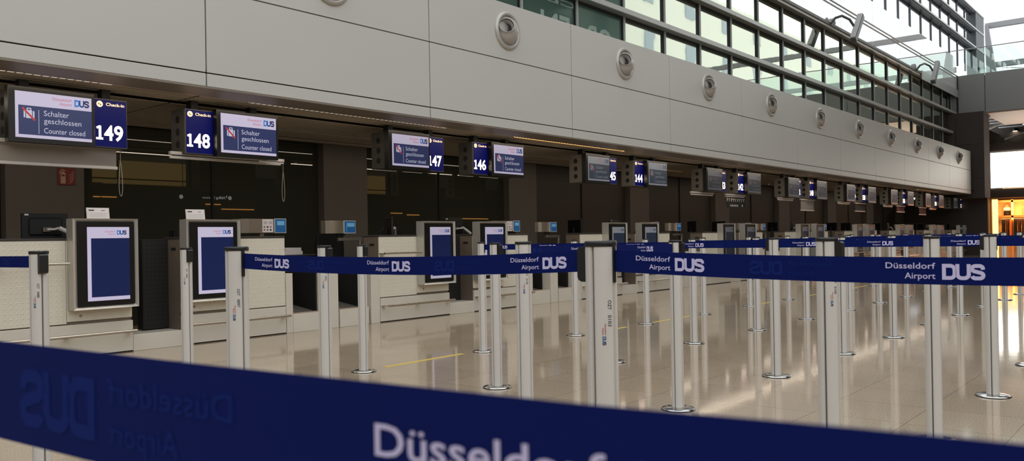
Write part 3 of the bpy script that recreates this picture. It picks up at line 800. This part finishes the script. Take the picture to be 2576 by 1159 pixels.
def number_content(s, x0, x1, z0, z1, y, num):
    W, Hh = x1-x0, z1-z0; X = lambda a: x0+a*W; Z = lambda b: z0+b*Hh; M = planeY(0, y-.001, 0)
    s.rect(x0, x1, z0, z1, y, 'number_face')
    s.disc(X(.155), Z(.90), .030, y-.001, 'cream_icon')
    s.disc(X(.13), Z(.905), .008, y-.0016, 'icon_dark', 8); s.disc(X(.18), Z(.885), .008, y-.0016, 'icon_dark', 8)
    s.rect(X(.285), X(.292), Z(.86), Z(.95), y-.001, 'scr_navy0')
    put2d(s, text_fit('Check-in', X(.35), X(.93), Z(.875), .029, .012), 'cream_icon', M)
    b, hc = Z(.145), .138
    w1, wd, gp = .066, .088, .010
    x_ = X(.03)
    for ch in str(num):
        if ch == '1':
            t = .024
            for vf in (stroke([(x_+w1*.56, b+t*.4), (x_+w1*.56, b+hc-t*.2)], t), stroke([(x_+w1*.10, b+hc*.80), (x_+w1*.56, b+hc-t*.45)], t*.85), stroke([(x_, b+t*.45), (x_+w1, b+t*.45)], t*.85)): put2d(s, vf, 'digit', M)
            x_ += w1+gp
        else:
            put2d(s, text_fit(ch, x_, x_+wd, b, hc, .022), 'digit', M); x_ += wd+gp*.6

def circle_holes(s, x, ys, zs, r, m):
    for y, z in zip(ys, zs):
        n = 20; s.add([(x, y+r*math.cos(2*PI*i/n), z+r*math.sin(2*PI*i/n)) for i in range(n)], [list(range(n))], m)

ORD = ['one', 'two']
for k in range(9):
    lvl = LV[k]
    for odd in (True, False):
        num = (149 if odd else 148)-2*k; x = P*k
        t = empty('check_in_sign', (x+(3.2 if odd else 4.9), 8.26, 2.2)); ox, oy, oz = -t.location.x+x, -8.26, -2.2
        T = Matrix.Translation((ox, oy, oz))
        tag(t, 'hanging check-in sign with lit number %d and closed notice screen' % num, 'sign', 'check-in signs')
        hx0, hx1 = (2.76, 3.812) if odd else (4.412, 5.44)
        h = MB(); hm = 'housing_grey' if k < 2 else 'housing_light'
        h.bbox(hx0, hx1, 8.124, 8.40, 1.972, 2.446, hm, .004, M=T)
        h.build('housing', t)
        for hz in (2.08, 2.21, 2.34):
            hh = MB(); circle_holes(hh, hx0-.0015, (8.262,), (hz,), .040, 'gap_black')
            for i in range(len(hh.v)): hh.v[i] = tuple(T @ Vector(hh.v[i]))
            hh.build('spotlight_hole', t)
        h = MB(); h.box(hx0+.12, hx0+.2, 8.2, 8.3, 2.446, 2.55, 'bulkhead', M=T); h.build('hanger', t); MB().box(hx1-.2, hx1-.12, 8.2, 8.3, 2.446, 2.55, 'bulkhead', M=T).build('hanger', t)
        n0, n1 = (3.498, 3.808) if odd else (4.418, 4.728)
        s = MB(); s.box(n0, n1, 8.112, 8.124, 1.978, 2.442, 'housing_light', M=T)
        q = MB(); number_content(q, n0+.004, n1-.004, 1.984, 2.436, 8.110, num)
        for vi in range(len(q.v)): q.v[vi] = tuple(T @ Vector(q.v[vi]))
        s.build('panel_frame', t); q.build('number_panel', t)
        m0, m1 = (2.725, 3.462) if odd else (4.720, 5.475)
        mo = MB(); mo.bbox(m0, m1, 8.02, 8.108, 1.962, 2.458, 'bezel', .003, M=T); mo = mo.build('monitor', t)
        q = MB(); bz = .038
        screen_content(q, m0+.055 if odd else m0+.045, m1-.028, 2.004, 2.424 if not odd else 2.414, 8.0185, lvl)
        for vi in range(len(q.v)): q.v[vi] = tuple(T @ Vector(q.v[vi]))
        q.build('screen', mo)

# roller blinds under the signs
def blind(x0, x1, ztop, drop, fm, label, cord=True, banner=False):
    t = empty('roller_blind', ((x0+x1)/2, 8.2, ztop)); L = (x1-x0)/2
    tag(t, label, 'blind', 'roller blinds under the signs')
    MB().bbox(-L, L, -.02, .03, -.035, 0, 'blind_bar', .004).build('cassette', t)
    MB().bbox(-L, L-.04, -.01, .02, -.075-drop, -.045-drop, 'blind_bar', .004).build('bottom_bar', t)
    if drop > 0.02: MB().box(-L+.01, L-.05, .0, .004, -.05-drop, -.02, fm).build('fabric', t)
    MB().box(L-.10, L-.04, -.023, -.02, -.028, -.006, 'paper').build('sticker', t)
    if cord:
        pts = [(L-.012, -.005, -.03), (L-.012, -.005, -.2)]+[(L-.012+.03*math.sin(a)*(.4+.6*min(1, 1)), -.005, -.34-.11*math.cos(a*1)-.04) for a in [PI+.35*i for i in range(1, 18)]]
        loop = []
        for i in range(25):
            a = -PI/2*0+2*PI*i/24; w = .028*(1-math.cos(a))/2 if False else .028*math.sin(a); loop.append((L-.012+.024*math.sin(a)*(.35+.65*(1-math.cos(a))/2), -.005, -.32+.17*math.cos(a)))
        MB().tube([(L-.012, -.005, -.03), (L-.012, -.005, -.15)], .0035, 'cord', 6).tube(loop, .0035, 'cord', 6, cap=False).build('cord', t)
blind(1.9, 3.79, 2.005, .155, 'blind_fabric', 'grey roller blind a little lowered under sign 149, cord at its right')
blind(4.29, 5.665, 1.998, 0, None, 'rolled up blind under sign 148 with long cord loop')
for x0, x1, dr, fm, lb, cr in ((15.56, 16.58, 0, None, 'rolled up blind under sign 143', False), (17.17, 18.17, 0, None, 'rolled up blind under sign 142, above the black banner', False),
        (20.1, 21.1, 0, None, 'rolled up blind under sign 141', False), (21.6, 22.6, .24, 'blind_fabric', 'pale grey roller blind lowered halfway under sign 140', False),
        (24.5, 25.5, .0, None, 'rolled up blind under sign 139', False), (26.0, 27.0, .20, 'blind_dark', 'dark roller blind lowered under sign 138', False),
        (28.9, 29.9, 0, None, 'rolled up blind under sign 137', False), (30.4, 31.4, .16, 'blind_red', 'dark red roller blind lowered under sign 136', False),
        (33.3, 34.3, .22, 'blind_red', 'dark red roller blind lowered under sign 135', False), (34.8, 35.8, 0, None, 'rolled up blind under sign 134', False)):
    blind(x0, x1, 1.955, dr, fm, lb, cr)
t = empty('banner', (17.67, 8.185, 1.885)); tag(t, 'small black banner with white block pattern hanging under sign 142', 'banner')
m = MB(); m.box(-.5, .5, .0, .006, -.24, 0, 'gap_black')
for j in range(9):
    a = -.47+j*.107; w = random.choice((.05, .08, .06)); h_ = .085-.004*j
    m.rect(a, a+w*.35, -.10, -.10+h_, -.001, 'sign_letter' if False else 'paper'); m.rect(a, a+w, -.055, -.035, -.001, 'paper')
for j in range(6): m.rect(-.30+j*.07, -.27+j*.07+.01*(j % 2), -.21, -.17, -.001, 'paper')
m.rect(.30, .34, -.21, -.16, -.001, 'paper')
m.build('cloth', t)

# ------------------------------------------------------------------ queue posts
def pole_mesh(H, grooves=True, code=None):
    R0 = .0365; prof = []
    for q in range(4):
        a0 = q*PI/2
        g = .085; seq = [(a0-g, R0-.006), (a0+g, R0-.006)]
        prof += [(a0-g-.035, R0, 0), (a0-g, R0-.007, 1), (a0+g, R0-.007, 1), (a0+g+.035, R0, 0)]
        for i in range(1, 8): prof.append((a0+g+.035+(PI/2-2*g-.07)*i/8, R0, 0))
    n = len(prof); m = MB()
    v = [(rr*math.cos(a), rr*math.sin(a), z) for z in (.012, H-.012) for a, rr, gg in prof]
    fa = [[i, (i+1) % n, n+(i+1) % n, n+i] for i in range(n) if not (prof[i][2] and prof[(i+1) % n][2])]
    fg = [[i, (i+1) % n, n+(i+1) % n, n+i] for i in range(n) if (prof[i][2] and prof[(i+1) % n][2])]
    m.add(v, fa, 'post_alu', True); m.add(v, fg, 'post_groove')
    if code:
        # writing runs down the pole on the quarter facing the camera side (-x,-y)
        a0 = PI+PI/4+.10
        def wrap(vf, name):
            vv, ff = vf
            m.add([((R0+.0006)*math.cos(a0+b/R0), (R0+.0006)*math.sin(a0+b/R0), z0-a) for a, b in vv], ff, name)
        z0 = H-.125-.012
        wrap(text_fit('OZT', 0, .022, .004, .0085, .01), 'print_dark'); wrap(text_fit(code, .034, .060, .004, .0085, .01), 'print_dark')
        wrap(text_fit('Düsseldorf', .054, .080, -.0045, .0034, .02), 'print_red'); wrap(text_fit('Airport', .063, .080, -.0100, .0034, .02), 'print_red')
        for Lt, c in zip(dus(.083, -.0100, .0085, .020), ('print_blue', 'print_blue', 'print_navy')): wrap(Lt, c)
    return m

def box_bm(sgn, big=True):
    """belt end clip: rounded black box on the +y / -y groove"""
    m = MB(); d0 = .030; d1 = .030+.026; h = .082; w = .017
    z1 = -.002; c = .012
    poly = [(d0, z1-h), (d1-c, z1-h), (d1-.003, z1-h+.004), (d1, z1-h+c), (d1, z1-.006), (d1-.006, z1), (d0, z1)]
    poly = [(a*sgn, b) for a, b in poly]
    m.prism(poly, -w, w, 'black_plastic', axis='x')
    return m
def slot_bm(sgn):
    m = MB(); m.bbox(-.006, .006, sgn*.031 if sgn > 0 else -.0385, .0385 if sgn > 0 else -.031, -.085, -.002, 'black_plastic', .001)
    return m

protos = {}
def post(x, y, H, label, plus=None, minus=None, code=None):
    """plus / minus: 'box', 'slot' or None for the two belt faces"""
    key = (round(H, 3), plus, minus, code)
    if key not in protos:
        t = empty('queue_post'); protos[key] = t
        pole_mesh(H, code=code).build('pole', t)
        MB().lathe([(0, H), (.036, H), (.0385, H-.003), (.0385, H-.013), (.036, H-.014)], 'black_plastic', 28).build('cap', t)
        MB().lathe([(.0, .017), (.06, .016), (.092, .012), (.098, .009), (.1, .005)], 'chrome', 48).build('base', t)
        MB().lathe([(.1, .005), (.099, 0), (0, 0)], 'base_rubber', 48).build('foot_ring', t)
        for kind, sg in ((plus, 1), (minus, -1)):
            if kind == 'box': box_bm(sg).build('belt_clip', t, (0, 0, H-.012))
            elif kind == 'slot': slot_bm(sg).build('belt_slot', t, (0, 0, H-.012))
    else:
        t = copy_tree(protos[key])
    t.location = (x, y, 0)
    return tag(t, label, 'post', 'queue posts')

ords = ['first', 'second', 'third', 'fourth', 'fifth', 'sixth', 'seventh', 'eighth', 'ninth', 'tenth', 'eleventh', 'twelfth']
# row nearest the counters
rowA = [(2.79, 5.14, 1.010), (4.263, 5.139, 1.006), (5.649, 5.112, 1.006), (7.133, 5.131, 1.006), (8.516, 5.095, 1.006), (9.927, 5.074, 1.006), (11.35, 5.071, 1.006), (12.801, 5.077, 1.006), (15.461, 4.95, 1.006), (16.88, 5.006, 1.006)]
cfgA = [(None, 'box'), (None, 'box'), (None, 'slot'), (None, 'slot')]+[(None, 'slot')]*6
for i, (x, y, H) in enumerate(rowA):
    post(x, y, H, 'silver queue post, %s from the left in the row closest to the counters' % ords[i], *cfgA[i], code='0098' if i == 0 else None)
rowB = [(1.40, 3.80, 1.014), (2.89, 3.81, 1.012), (4.336, 3.799, 1.006), (5.77, 3.77, 1.006), (7.197, 3.788, 1.006), (8.547, 3.738, 1.006), (9.964, 3.731, 1.006), (11.425, 3.70, 1.006), (12.794, 3.709, 1.006), (14.161, 3.694, 1.006), (15.529, 3.70, 1.006), (16.91, 3.661, 1.006)]
cfgB = [(None, 'box'), (None, 'box'), (None, 'box'), ('box', 'slot')]+[('box', 'slot')]*8
codeB = ['0080', '0093']
for i, (x, y, H) in enumerate(rowB):
    post(x, y, H, 'silver queue post, %s from the left in the second row from the counters' % ords[i], *cfgB[i], code=codeB[i] if i < 2 else None)
rowC = [(1.506, 2.45, 1.020), (2.984, 2.44, 1.017), (4.401, 2.429, 1.006), (5.833, 2.415, 1.006), (7.245, 2.406, 1.006), (8.631, 2.378, 1.006), (10.016, 2.379, 1.006), (11.337, 2.345, 1.006), (12.799, 2.353, 1.006), (14.104, 2.32, 1.006), (15.43, 2.32, 1.006)]
cfgC = [(None, 'slot'), (None, None), ('box', 'box'), ('box', 'slot')]+[('box', 'slot')]*7
for i, (x, y, H) in enumerate(rowC):
    post(x, y, H, 'silver queue post, %s from the left in the third row from the counters' % ords[i], *cfgC[i], code=('0097', '0104')[i] if i < 2 else None)
rowD = [(1.62, 1.09, 1.022), (2.951, 1.03, 1.016), (4.451, 1.043, 1.009), (5.867, 1.039, 1.006), (7.35, 1.048, 1.006), (8.75, 1.05, 1.006)]
cfgD = [('box', 'slot'), (None, 'box'), (None, None), ('box', 'slot'), ('box', 'slot'), ('box', 'slot')]
for i, (x, y, H) in enumerate(rowD):
    post(x, y, H, 'silver queue post, %s from the left in the row nearest the camera' % ords[i], *cfgD[i], code=('0103', '0105')[i] if i < 2 else None)

post(1.30, 5.15, 1.010, 'silver queue post just outside the left edge, holding the belt that enters there', None, 'slot')
post(1.70, -.36, 1.020, 'silver queue post outside the right edge at the end of the foremost belt', 'box', None)
post(5.90, -.36, 1.006, 'silver queue post outside the right edge ending the front row belt', 'box', None)
post(.097, 1.06, 1.006, 'silver queue post left of the camera holding the very near belt', None, 'slot')
post(.22, -.42, 1.006, 'silver queue post right of the camera holding the very near belt', 'box', None)

# ------------------------------------------------------------------ belts
def belt(p0, p1, label, s0=.09, per=.51, ztop0=1.0, ztop1=1.0, h=.050, sag=.0, seg=1, r=.036, faded=False):
    """strap from p0 to p1 (xy); the printed side faces the camera's side"""
    a = Vector((p0[0], p0[1], 0)); b = Vector((p1[0], p1[1], 0)); dd = (b-a); L0 = dd.length; e = dd/L0
    a = a+e*r; L = L0-2*r; nrm = Vector((e.y, -e.x, 0))      # right of travel
    if nrm.dot(Vector((-a.x, -a.y, 0))) < 0: nrm = -nrm
    # u runs so that text reads left to right from the side nrm looks to
    left = Vector((-nrm.y, nrm.x, 0))
    fwd = 1 if e.dot(left) > 0 else -1
    def P(u, v, off): # u from left end along reading direction, v from the top down
        s = u if fwd > 0 else L-u
        zt = ztop0+(ztop1-ztop0)*(s/L)-sag*4*(s/L)*(1-s/L)
        q = a+e*s; return (q.x+nrm.x*off, q.y+nrm.y*off, zt-v)
    m = MB(); n = max(seg, 1) if not sag else 24
    t_ = .0006
    us = [L*i/n for i in range(n+1)]
    for i in range(n):
        u0, u1 = us[i], us[i+1]
        V = [P(u0, 0, t_), P(u1, 0, t_), P(u1, h, t_), P(u0, h, t_), P(u0, 0, -t_), P(u1, 0, -t_), P(u1, h, -t_), P(u0, h, -t_)]
        m.add(V, [(3, 2, 1, 0), (4, 5, 6, 7), (0, 1, 5, 4), (2, 3, 7, 6)]+([(0, 4, 7, 3)] if i == 0 else [])+([(1, 2, 6, 5)] if i == n-1 else []), 'belt')
    def put(vf, name, u0, flip, side, col=None):
        vv, ff = vf; off = (t_+.0005)*side
        W = .165
        pts = []
        for x_, z_ in vv:
            uu = u0+(W-x_ if flip else x_)
            if side < 0: pass
            pts.append(P(min(max(uu, 0), L), h-z_, off))
        m.add(pts, ff, name)
    def block(u0, flip, side, name):
        put(text_fit('Düsseldorf', 0, .085, .0290, .0108, .008), name, u0, flip, side)
        put(text_fit('Airport', .033, .085, .0105, .0108, .008), name, u0, flip, side)
        for Lt in dus(.096, .0095, .0285, .069): put(Lt, name, u0, flip, side)
    u0 = s0-per
    while u0 < L:
        if 0 < u0 < L-.165:
            block(u0, False, 1, 'belt_print'); block(u0, False, -1, 'belt_ghost')
        elif -.165 < u0 < L and (u0 > 0 or u0+.165 > .05):
            pass
        g0 = u0+per*.5
        if 0 < g0 < L-.165:
            block(g0, True, 1, 'belt_ghost'); block(g0, True, -1, 'belt_print')
        u0 += per
    o = m.build('queue_belt')
    return tag(o, label, 'belt', 'blue queue belts')

zt = lambda H: H-.012-.010
belt(rowC[0], rowD[0], 'blue belt between the two foremost posts coded 0097 and 0103', s0=.060, ztop0=zt(1.020)+.0, ztop1=zt(1.022), per=.505, sag=.014)
belt(rowD[0], (1.70, -.32), 'blue belt leaving the foremost post to the right, across the whole right half', s0=.057, ztop0=zt(1.022), ztop1=zt(1.022)-.008, per=.53, sag=.013)
belt((1.30, 5.15), rowB[0], 'blue belt entering from the left edge to the leftmost post', s0=.085, ztop0=.99, ztop1=.992, per=.60)
belt(rowC[1], rowC[2], 'lighter looking blue belt running to the right behind the foremost post', s0=.34, ztop0=.995, ztop1=.984, per=.62)
belt(rowA[2], rowB[3], 'dark blue belt near the counters behind the foremost post', ztop0=.984, ztop1=.984)
belt(rowB[3], rowC[3], 'blue belt behind the foremost post ending at a post in mid picture', ztop0=.984, ztop1=.984, s0=.10)
belt(rowC[3], rowD[3], 'blue belt between fourth posts of the two rows nearest the camera', ztop0=.984, ztop1=.984, s0=.10)
belt(rowD[3], (5.90, -.32), 'blue belt at the right edge, leaving the fourth post of the front row', ztop0=.984, ztop1=.984, s0=.16)
belt(rowB[4], rowC[4], 'blue belt between fifth posts of the second and third rows', ztop0=.984, ztop1=.984)
belt(rowC[4], rowD[4], 'blue belt between fifth posts of the two rows nearest the camera', ztop0=.984, ztop1=.984)
belt(rowB[5], rowC[5], 'blue belt between sixth posts of the second and third rows', ztop0=.984, ztop1=.984)
belt(rowC[5], rowD[5], 'blue belt between sixth posts of the two rows nearest the camera', ztop0=.984, ztop1=.984)
for i in range(6, 10):
    belt(rowB[i], rowC[i], 'blue belt between %s posts of the second and third rows' % ords[i], ztop0=.984, ztop1=.984)

# the belt right in front of the camera (slightly curved)
def near_belt():
    pts = [(.100, 1.02), (.127, .70), (.150, .456), (.166, .298), (.179, .199), (.188, .129), (.199, .078), (.207, .031), (.213, -.04), (.22, -.14), (.22, -.38)]
    V = [Vector((a, b, 0)) for a, b in pts]; S = [0.]
    for i in range(1, len(V)): S.append(S[-1]+(V[i]-V[i-1]).length)
    def at(s):
        s = min(max(s, 0), S[-1]-1e-6)
        for i in range(len(S)-1):
            if s <= S[i+1]: break
        t = (s-S[i])/(S[i+1]-S[i]); q = V[i].lerp(V[i+1], t); e = (V[i+1]-V[i]).normalized(); return q, Vector((-abs(e.y), -abs(e.x)*.5, 0)).normalized()
    h = .0478; zt_ = .984; m = MB(); n = 60
    def P(s, v, off):
        q, nn = at(s); return (q.x+nn.x*off, q.y+nn.y*off, zt_-v)
    L = S[-1]
    for i in range(n):
        a, b = L*i/n, L*(i+1)/n
        m.add([P(a, 0, .0004), P(b, 0, .0004), P(b, h, .0004), P(a, h, .0004), P(a, 0, -.0004), P(b, 0, -.0004), P(b, h, -.0004), P(a, h, -.0004)], [(3, 2, 1, 0), (4, 5, 6, 7), (0, 1, 5, 4), (2, 3, 7, 6)], 'belt')
    def put(vf, name, u0, flip, W=.160):
        vv, ff = vf
        m.add([P(u0+(W-a if flip else a), h-b, .0007) for a, b in vv], ff, name)
    def sY(y):
        for i in range(len(V)-1):
            if V[i].y >= y >= V[i+1].y: return S[i]+(V[i].y-y)/(V[i].y-V[i+1].y)*(S[i+1]-S[i])
    def block(u0, flip, name, dz=0.):
        put(text_fit('Düsseldorf', 0, .083, .0272-dz, .0102, .008), name, u0, flip); put(text_fit('Airport', .033, .083, .0095-dz, .0102, .008), name, u0, flip)
        for Lt in dus(.093, .0092-dz, .0270, .066): put(Lt, name, u0, flip)
    u = sY(.2085); block(u, False, 'belt_print', .0028); block(sY(.437), True, 'belt_ghost')
    o = m.build('queue_belt'); tag(o, 'very large blurred blue belt crossing the bottom of the picture', 'belt', 'blue queue belts')
near_belt()

# ------------------------------------------------------------------ yellow floor line
for i, (a, b) in enumerate(((4.51, 5.44), (7.45, 8.1), (8.55, 9.65), (11.35, 12.3), (13.6, 14.9), (15.5, 17.9))):
    o = MB().box(a, b, 5.09 if i else 5.15, 5.135 if i else 5.2, .0002, .0012, 'yellow_tape').build('floor_tape')
    tag(o, 'strip of yellow tape on the stone floor, %s from the left' % ords[i], 'tape', 'yellow floor tape strips')
o = MB().lathe([(0, .02), (.03, .022), (.045, .012), (.05, 0)], 'paper', 14).build('crumpled_paper', loc=(13.2, 5.9, 0)); tag(o, 'small white scrap lying on the floor among the posts', 'litter')

# ------------------------------------------------------------------ shop beyond the bridge
mb = MB()
mb.box(46.4, 49.5, 8.15, 8.4, 0, 5.2, 'wall_dark'); mb.box(49.4, 49.6, 0, 8.4, 0, 5.2, 'shop_cream'); mb.box(46.2, 49.5, 0, 8.4, 2.62, 3.05, 'wall_dark'); mb.box(46.2, 49.5, 0, 8.4, 4.9, 5.3, 'wall_dark')
mb.box(46.2, 60, -12, 0, 0, 5.3, 'wall_dark'); mb.box(49.6, 60, 0, 12, 0, 7.3, 'wall_dark'); mb.box(46.2, 60, -12, 0, 5.3, 7.3, 'wall_dark'); mb.box(41.5, 49.5, 8.2, 8.5, 0, 6, 'wall_dark')
struct(mb.build('wall_shop'))
t = empty('illuminated_sign', (46.15, 4.5, 3.95)); tag(t, 'big glowing white sign box over the shop, pale outlined frame on it', 'sign')
MB().box(0, .12, -3.6, 3.6, -.84, .87, 'lightbox').build('light_panel', t)
q = MB()
for y0, y1, z0, z1 in ((2.55, 3.52, .10, .115), (2.55, 3.52, -.185, -.17), (3.50, 3.52, -.18, .11), (2.55, 2.57, -.18, .11)): q.box(-.004, 0, y0, y1, z0, z1, 'lightbox_line')
q.build('outline', t)
# shop interior
t = empty('display_shelf', (47.3, 4.3, 0)); tag(t, 'warmly lit shop shelving with orange light beyond the last post', 'shelf')
m = MB(); m.box(.5, .6, -4, 3.8, 0, 2.6, 'shop_cream'); m.build('back_panel', t)
for z in (1.66, 2.42): MB().box(-.0, .5, -4, 3.8, z, z+.11, 'shop_wood').build('shelf_board', t)
for yy in (3.05, 1.75, .45, -.9, -2.2): MB().box(.0, .5, yy, yy+.09, 0, 2.55, 'shop_cream').build('divider', t)
MB().box(-1.05, -.95, 3.55, 3.78, 0, 2.55, 'warm_tube').build('light_column', t)
def torso(x, y, z, lb):
    t = empty('mannequin_torso', (x, y, z)); tag(t, lb, 'mannequin')
    MB().lathe([(0, 0), (.15, 0), (.145, .1), (.13, .22), (.17, .36), (.15, .42)], 'cloth_dark', 16).build('lower_cloth', t)
    MB().lathe([(.172, .24), (.175, .36), (.16, .40)], 'cloth_white', 16).build('stripe', t)
    MB().lathe([(.15, .41), (.1, .48), (.05, .51), (.05, .58), (0, .58)], 'mannequin', 16).build('bust', t)
torso(47.5, 7.65, 1.775, 'mannequin bust in dark top with white stripe on the lit shop shelf')
for i, yy in enumerate((6.95, 6.75, 6.52)):
    t = empty('stocking_mannequin', (47.5, yy, 1.775)); tag(t, 'standing display leg in stocking on the lit shelf, %s' % ('leftmost', 'middle one', 'rightmost')[i], 'mannequin', 'display legs on the shop shelf')
    MB().tube([(0, 0, 0), (0, .02, .12), (0, .03, .26), (0, -.01, .40), (0, .03, .54)], .042, ('mannequin', 'cloth_brown', 'cloth_dark')[i], 10).build('leg', t)
t = empty('fur_garment', (47.45, 5.85, 1.775)); tag(t, 'brown furry garment on the lit shelf at the right edge', 'garment')
MB().lathe([(.12, .1), (.19, .2), (.2, .38), (.15, .52), (0, .56)], 'cloth_brown', 12).build('cloth', t)
for i in range(16):
    yy = 7.75-i*.17
    o = MB().bbox(-.2, .2, -.05, .05, -.9, 0, ('cloth_dark', 'cloth_brown', 'cloth_dark', 'print_dark')[i % 4] if i > 4 else ('cloth_dark', 'cloth_brown', 'shop_wood')[i % 3], .03).build('hanging_garment', loc=(47.1, yy, 1.56))
    tag(o, ('%s garment on the rail of the lit shop, counting from the left' % (ords+['thirteenth', 'fourteenth', 'fifteenth', 'sixteenth'])[i]), 'garment', 'garments on the shop rail')
t = empty('clothes_rail', (47.1, 6.4, 0)); tag(t, 'clothes rail under the shelf of the lit shop', 'rail'); MB().tube([(0, -1.9, 1.6), (0, 1.55, 1.6)], .015, 'chrome').build('bar', t); MB().tube([(0, 1.55, 0), (0, 1.55, 1.6)], .015, 'chrome').build('upright', t); MB().tube([(0, -1.9, 0), (0, -1.9, 1.6)], .015, 'chrome').build('upright', t)

# dark ceiling with baffles and lights beyond the bridge
mb = MB(); mb.box(44, 60, -12, 8.3, 7.2, 7.3, 'ceiling_void')
for i in range(9): mb.box(44.5+i*1.1, 44.54+i*1.1, -12, 8.2, 6.3, 6.36, 'fin_face')
mb.tube([(44.5, 8.1, 5.75), (47.0, 6.2, 6.9)], .05, 'fin_face').tube([(47, 7.6, 5.5), (49, 5.0, 6.6)], .05, 'fin_face')
struct(mb.build('ceiling_far'))
for i, (x, yy, z) in enumerate(((50.5, 8.0, 5.95), (49.5, 7.55, 6.15), (48.5, 6.95, 6.35))):
    t = empty('ceiling_spotlight', (x, yy, z)); tag(t, 'small bright spotlight in the dark ceiling above the glowing sign, %s' % ('lowest', 'middle', 'highest')[i], 'spotlight', 'spotlights above the shop sign')
    MB().lathe([(.0, 0), (.12, 0), (.12, .05)], 'downlight', 14).build('bulb', t); MB().lathe([(.13, -.01), (.13, .14), (0, .16)], 'black_plastic', 14).build('lamp_shade', t)

# opaque roof added out of view to shade the far half of the hall
struct(MB().box(16, 38, -12, 6.5, 14, 14.3, 'opposite_wall').build('shade_roof'))
# lamps on the opposite side, mirrored in the dark glass
for i, (xx, zz, ln) in enumerate(((12.3, 3.02, 1.9), (14.6, 2.95, .9), (19.2, 2.75, .7), (20.4, 2.55, 1.6), (29.8, 2.5, .8), (31.0, 2.42, .9), (35.5, 2.25, 3.2))):
    o = MB().bbox(-ln/2, ln/2, -.03, .03, -.02, .02, 'warm_tube', .005).build('wall_light', loc=(xx, -11.9, zz)); tag(o, 'warm light bar mirrored in the dark glass, %s from the left' % ords[i], 'light', 'light bars mirrored in the glass')

# hanging wayfinding sign on the other side, mirrored in the dark glass
t = empty('direction_sign', (0, 0, 0)); t.location = (13.75, -3.0, 2.50)
tag(t, 'hanging black direction sign, seen mirrored in the dark glass behind counter 148', 'sign')
m = MB(); m.box(-1.4, 1.4, -.06, .0, -.16, .16, 'hang_sign'); m.build('panel', t)
Mf = Matrix.Translation((0, .002, 0)) @ Matrix.Rotation(PI, 4, 'Z')
q = MB()
put2d(q, text_fit('Abflug', -.98, -.52, -.05, .11, .03), 'sign_letter', Mf); put2d(q, text_fit('Departures', -.46, .12, -.05, .10), 'sign_letter', Mf); put2d(q, text_fit('Ebene', .5, .85, -.05, .08), 'sign_letter', Mf) if False else None
q.disc(-1.2, 0, .09, 0, 'sign_letter', M=Mf); q.disc(1.1, 0, .09, 0, 'sign_letter', M=Mf)
q.add([(-1.06, 0, -.02), (-.98, 0, .05), (-1.06, 0, .12)], [(0, 1, 2)], 'sign_letter', M=Mf)
q.build('lettering', t)
for hx in (-1, 1): MB().tube([(hx, -.03, .16), (hx, -.03, 3.5)], .015, 'black_plastic').build('hanger', t)
t.scale = (.72, .72, .72)

# ------------------------------------------------------------------ light
w = bpy.data.worlds.new('world'); scene.world = w; w.use_nodes = True
bg = w.node_tree.nodes['Background']; bg.inputs[0].default_value = (.93, .965, 1.0, 1); bg.inputs[1].default_value = 1.75
def area(name, loc, rot, sx, sy_, e, col, spread=PI):
    l = bpy.data.lights.new(name, 'AREA'); l.shape = 'RECTANGLE'; l.size = sx; l.size_y = sy_; l.energy = e; l.color = col; l.spread = spread
    o = bpy.data.objects.new(name, l); COL.objects.link(o); o.location = loc; o.rotation_euler = rot; return o
area('strip_row_rear', (18.5, 9.45, 2.53), (0, 0, 0), 37, .06, 80, (1, .86, .70))
area('strip_row_front', (18.5, 7.83, 2.525), (math.radians(8), 0, 0), 37, .05, 110, (1, .86, .70))
area('shop_lamp', (46.9, 5.2, 2.58), (0, 0, 0), .6, 5.5, 190, (1, .52, .18))
area('shop_lamp', (46.6, 5.2, 2.2), (0, -PI/2*.9, 0), .3, 5., 120, (1, .5, .18))
area('baffle_fill', (51, 3.5, 4.2), (PI, 0, 0), 5, 6, 420, (1, .86, .72))  # added fill light to bring out the far ceiling baffles, no fitting there
area('bridge_lamp', (42.6, 3.0, 4.6), (PI, 0, 0), 2, 5, 60, (1, .6, .4))

vs = scene.view_settings; vs.view_transform = 'Standard'; vs.look = 'None'; vs.gamma = 1; vs.use_curve_mapping = False; vs.exposure = 0.
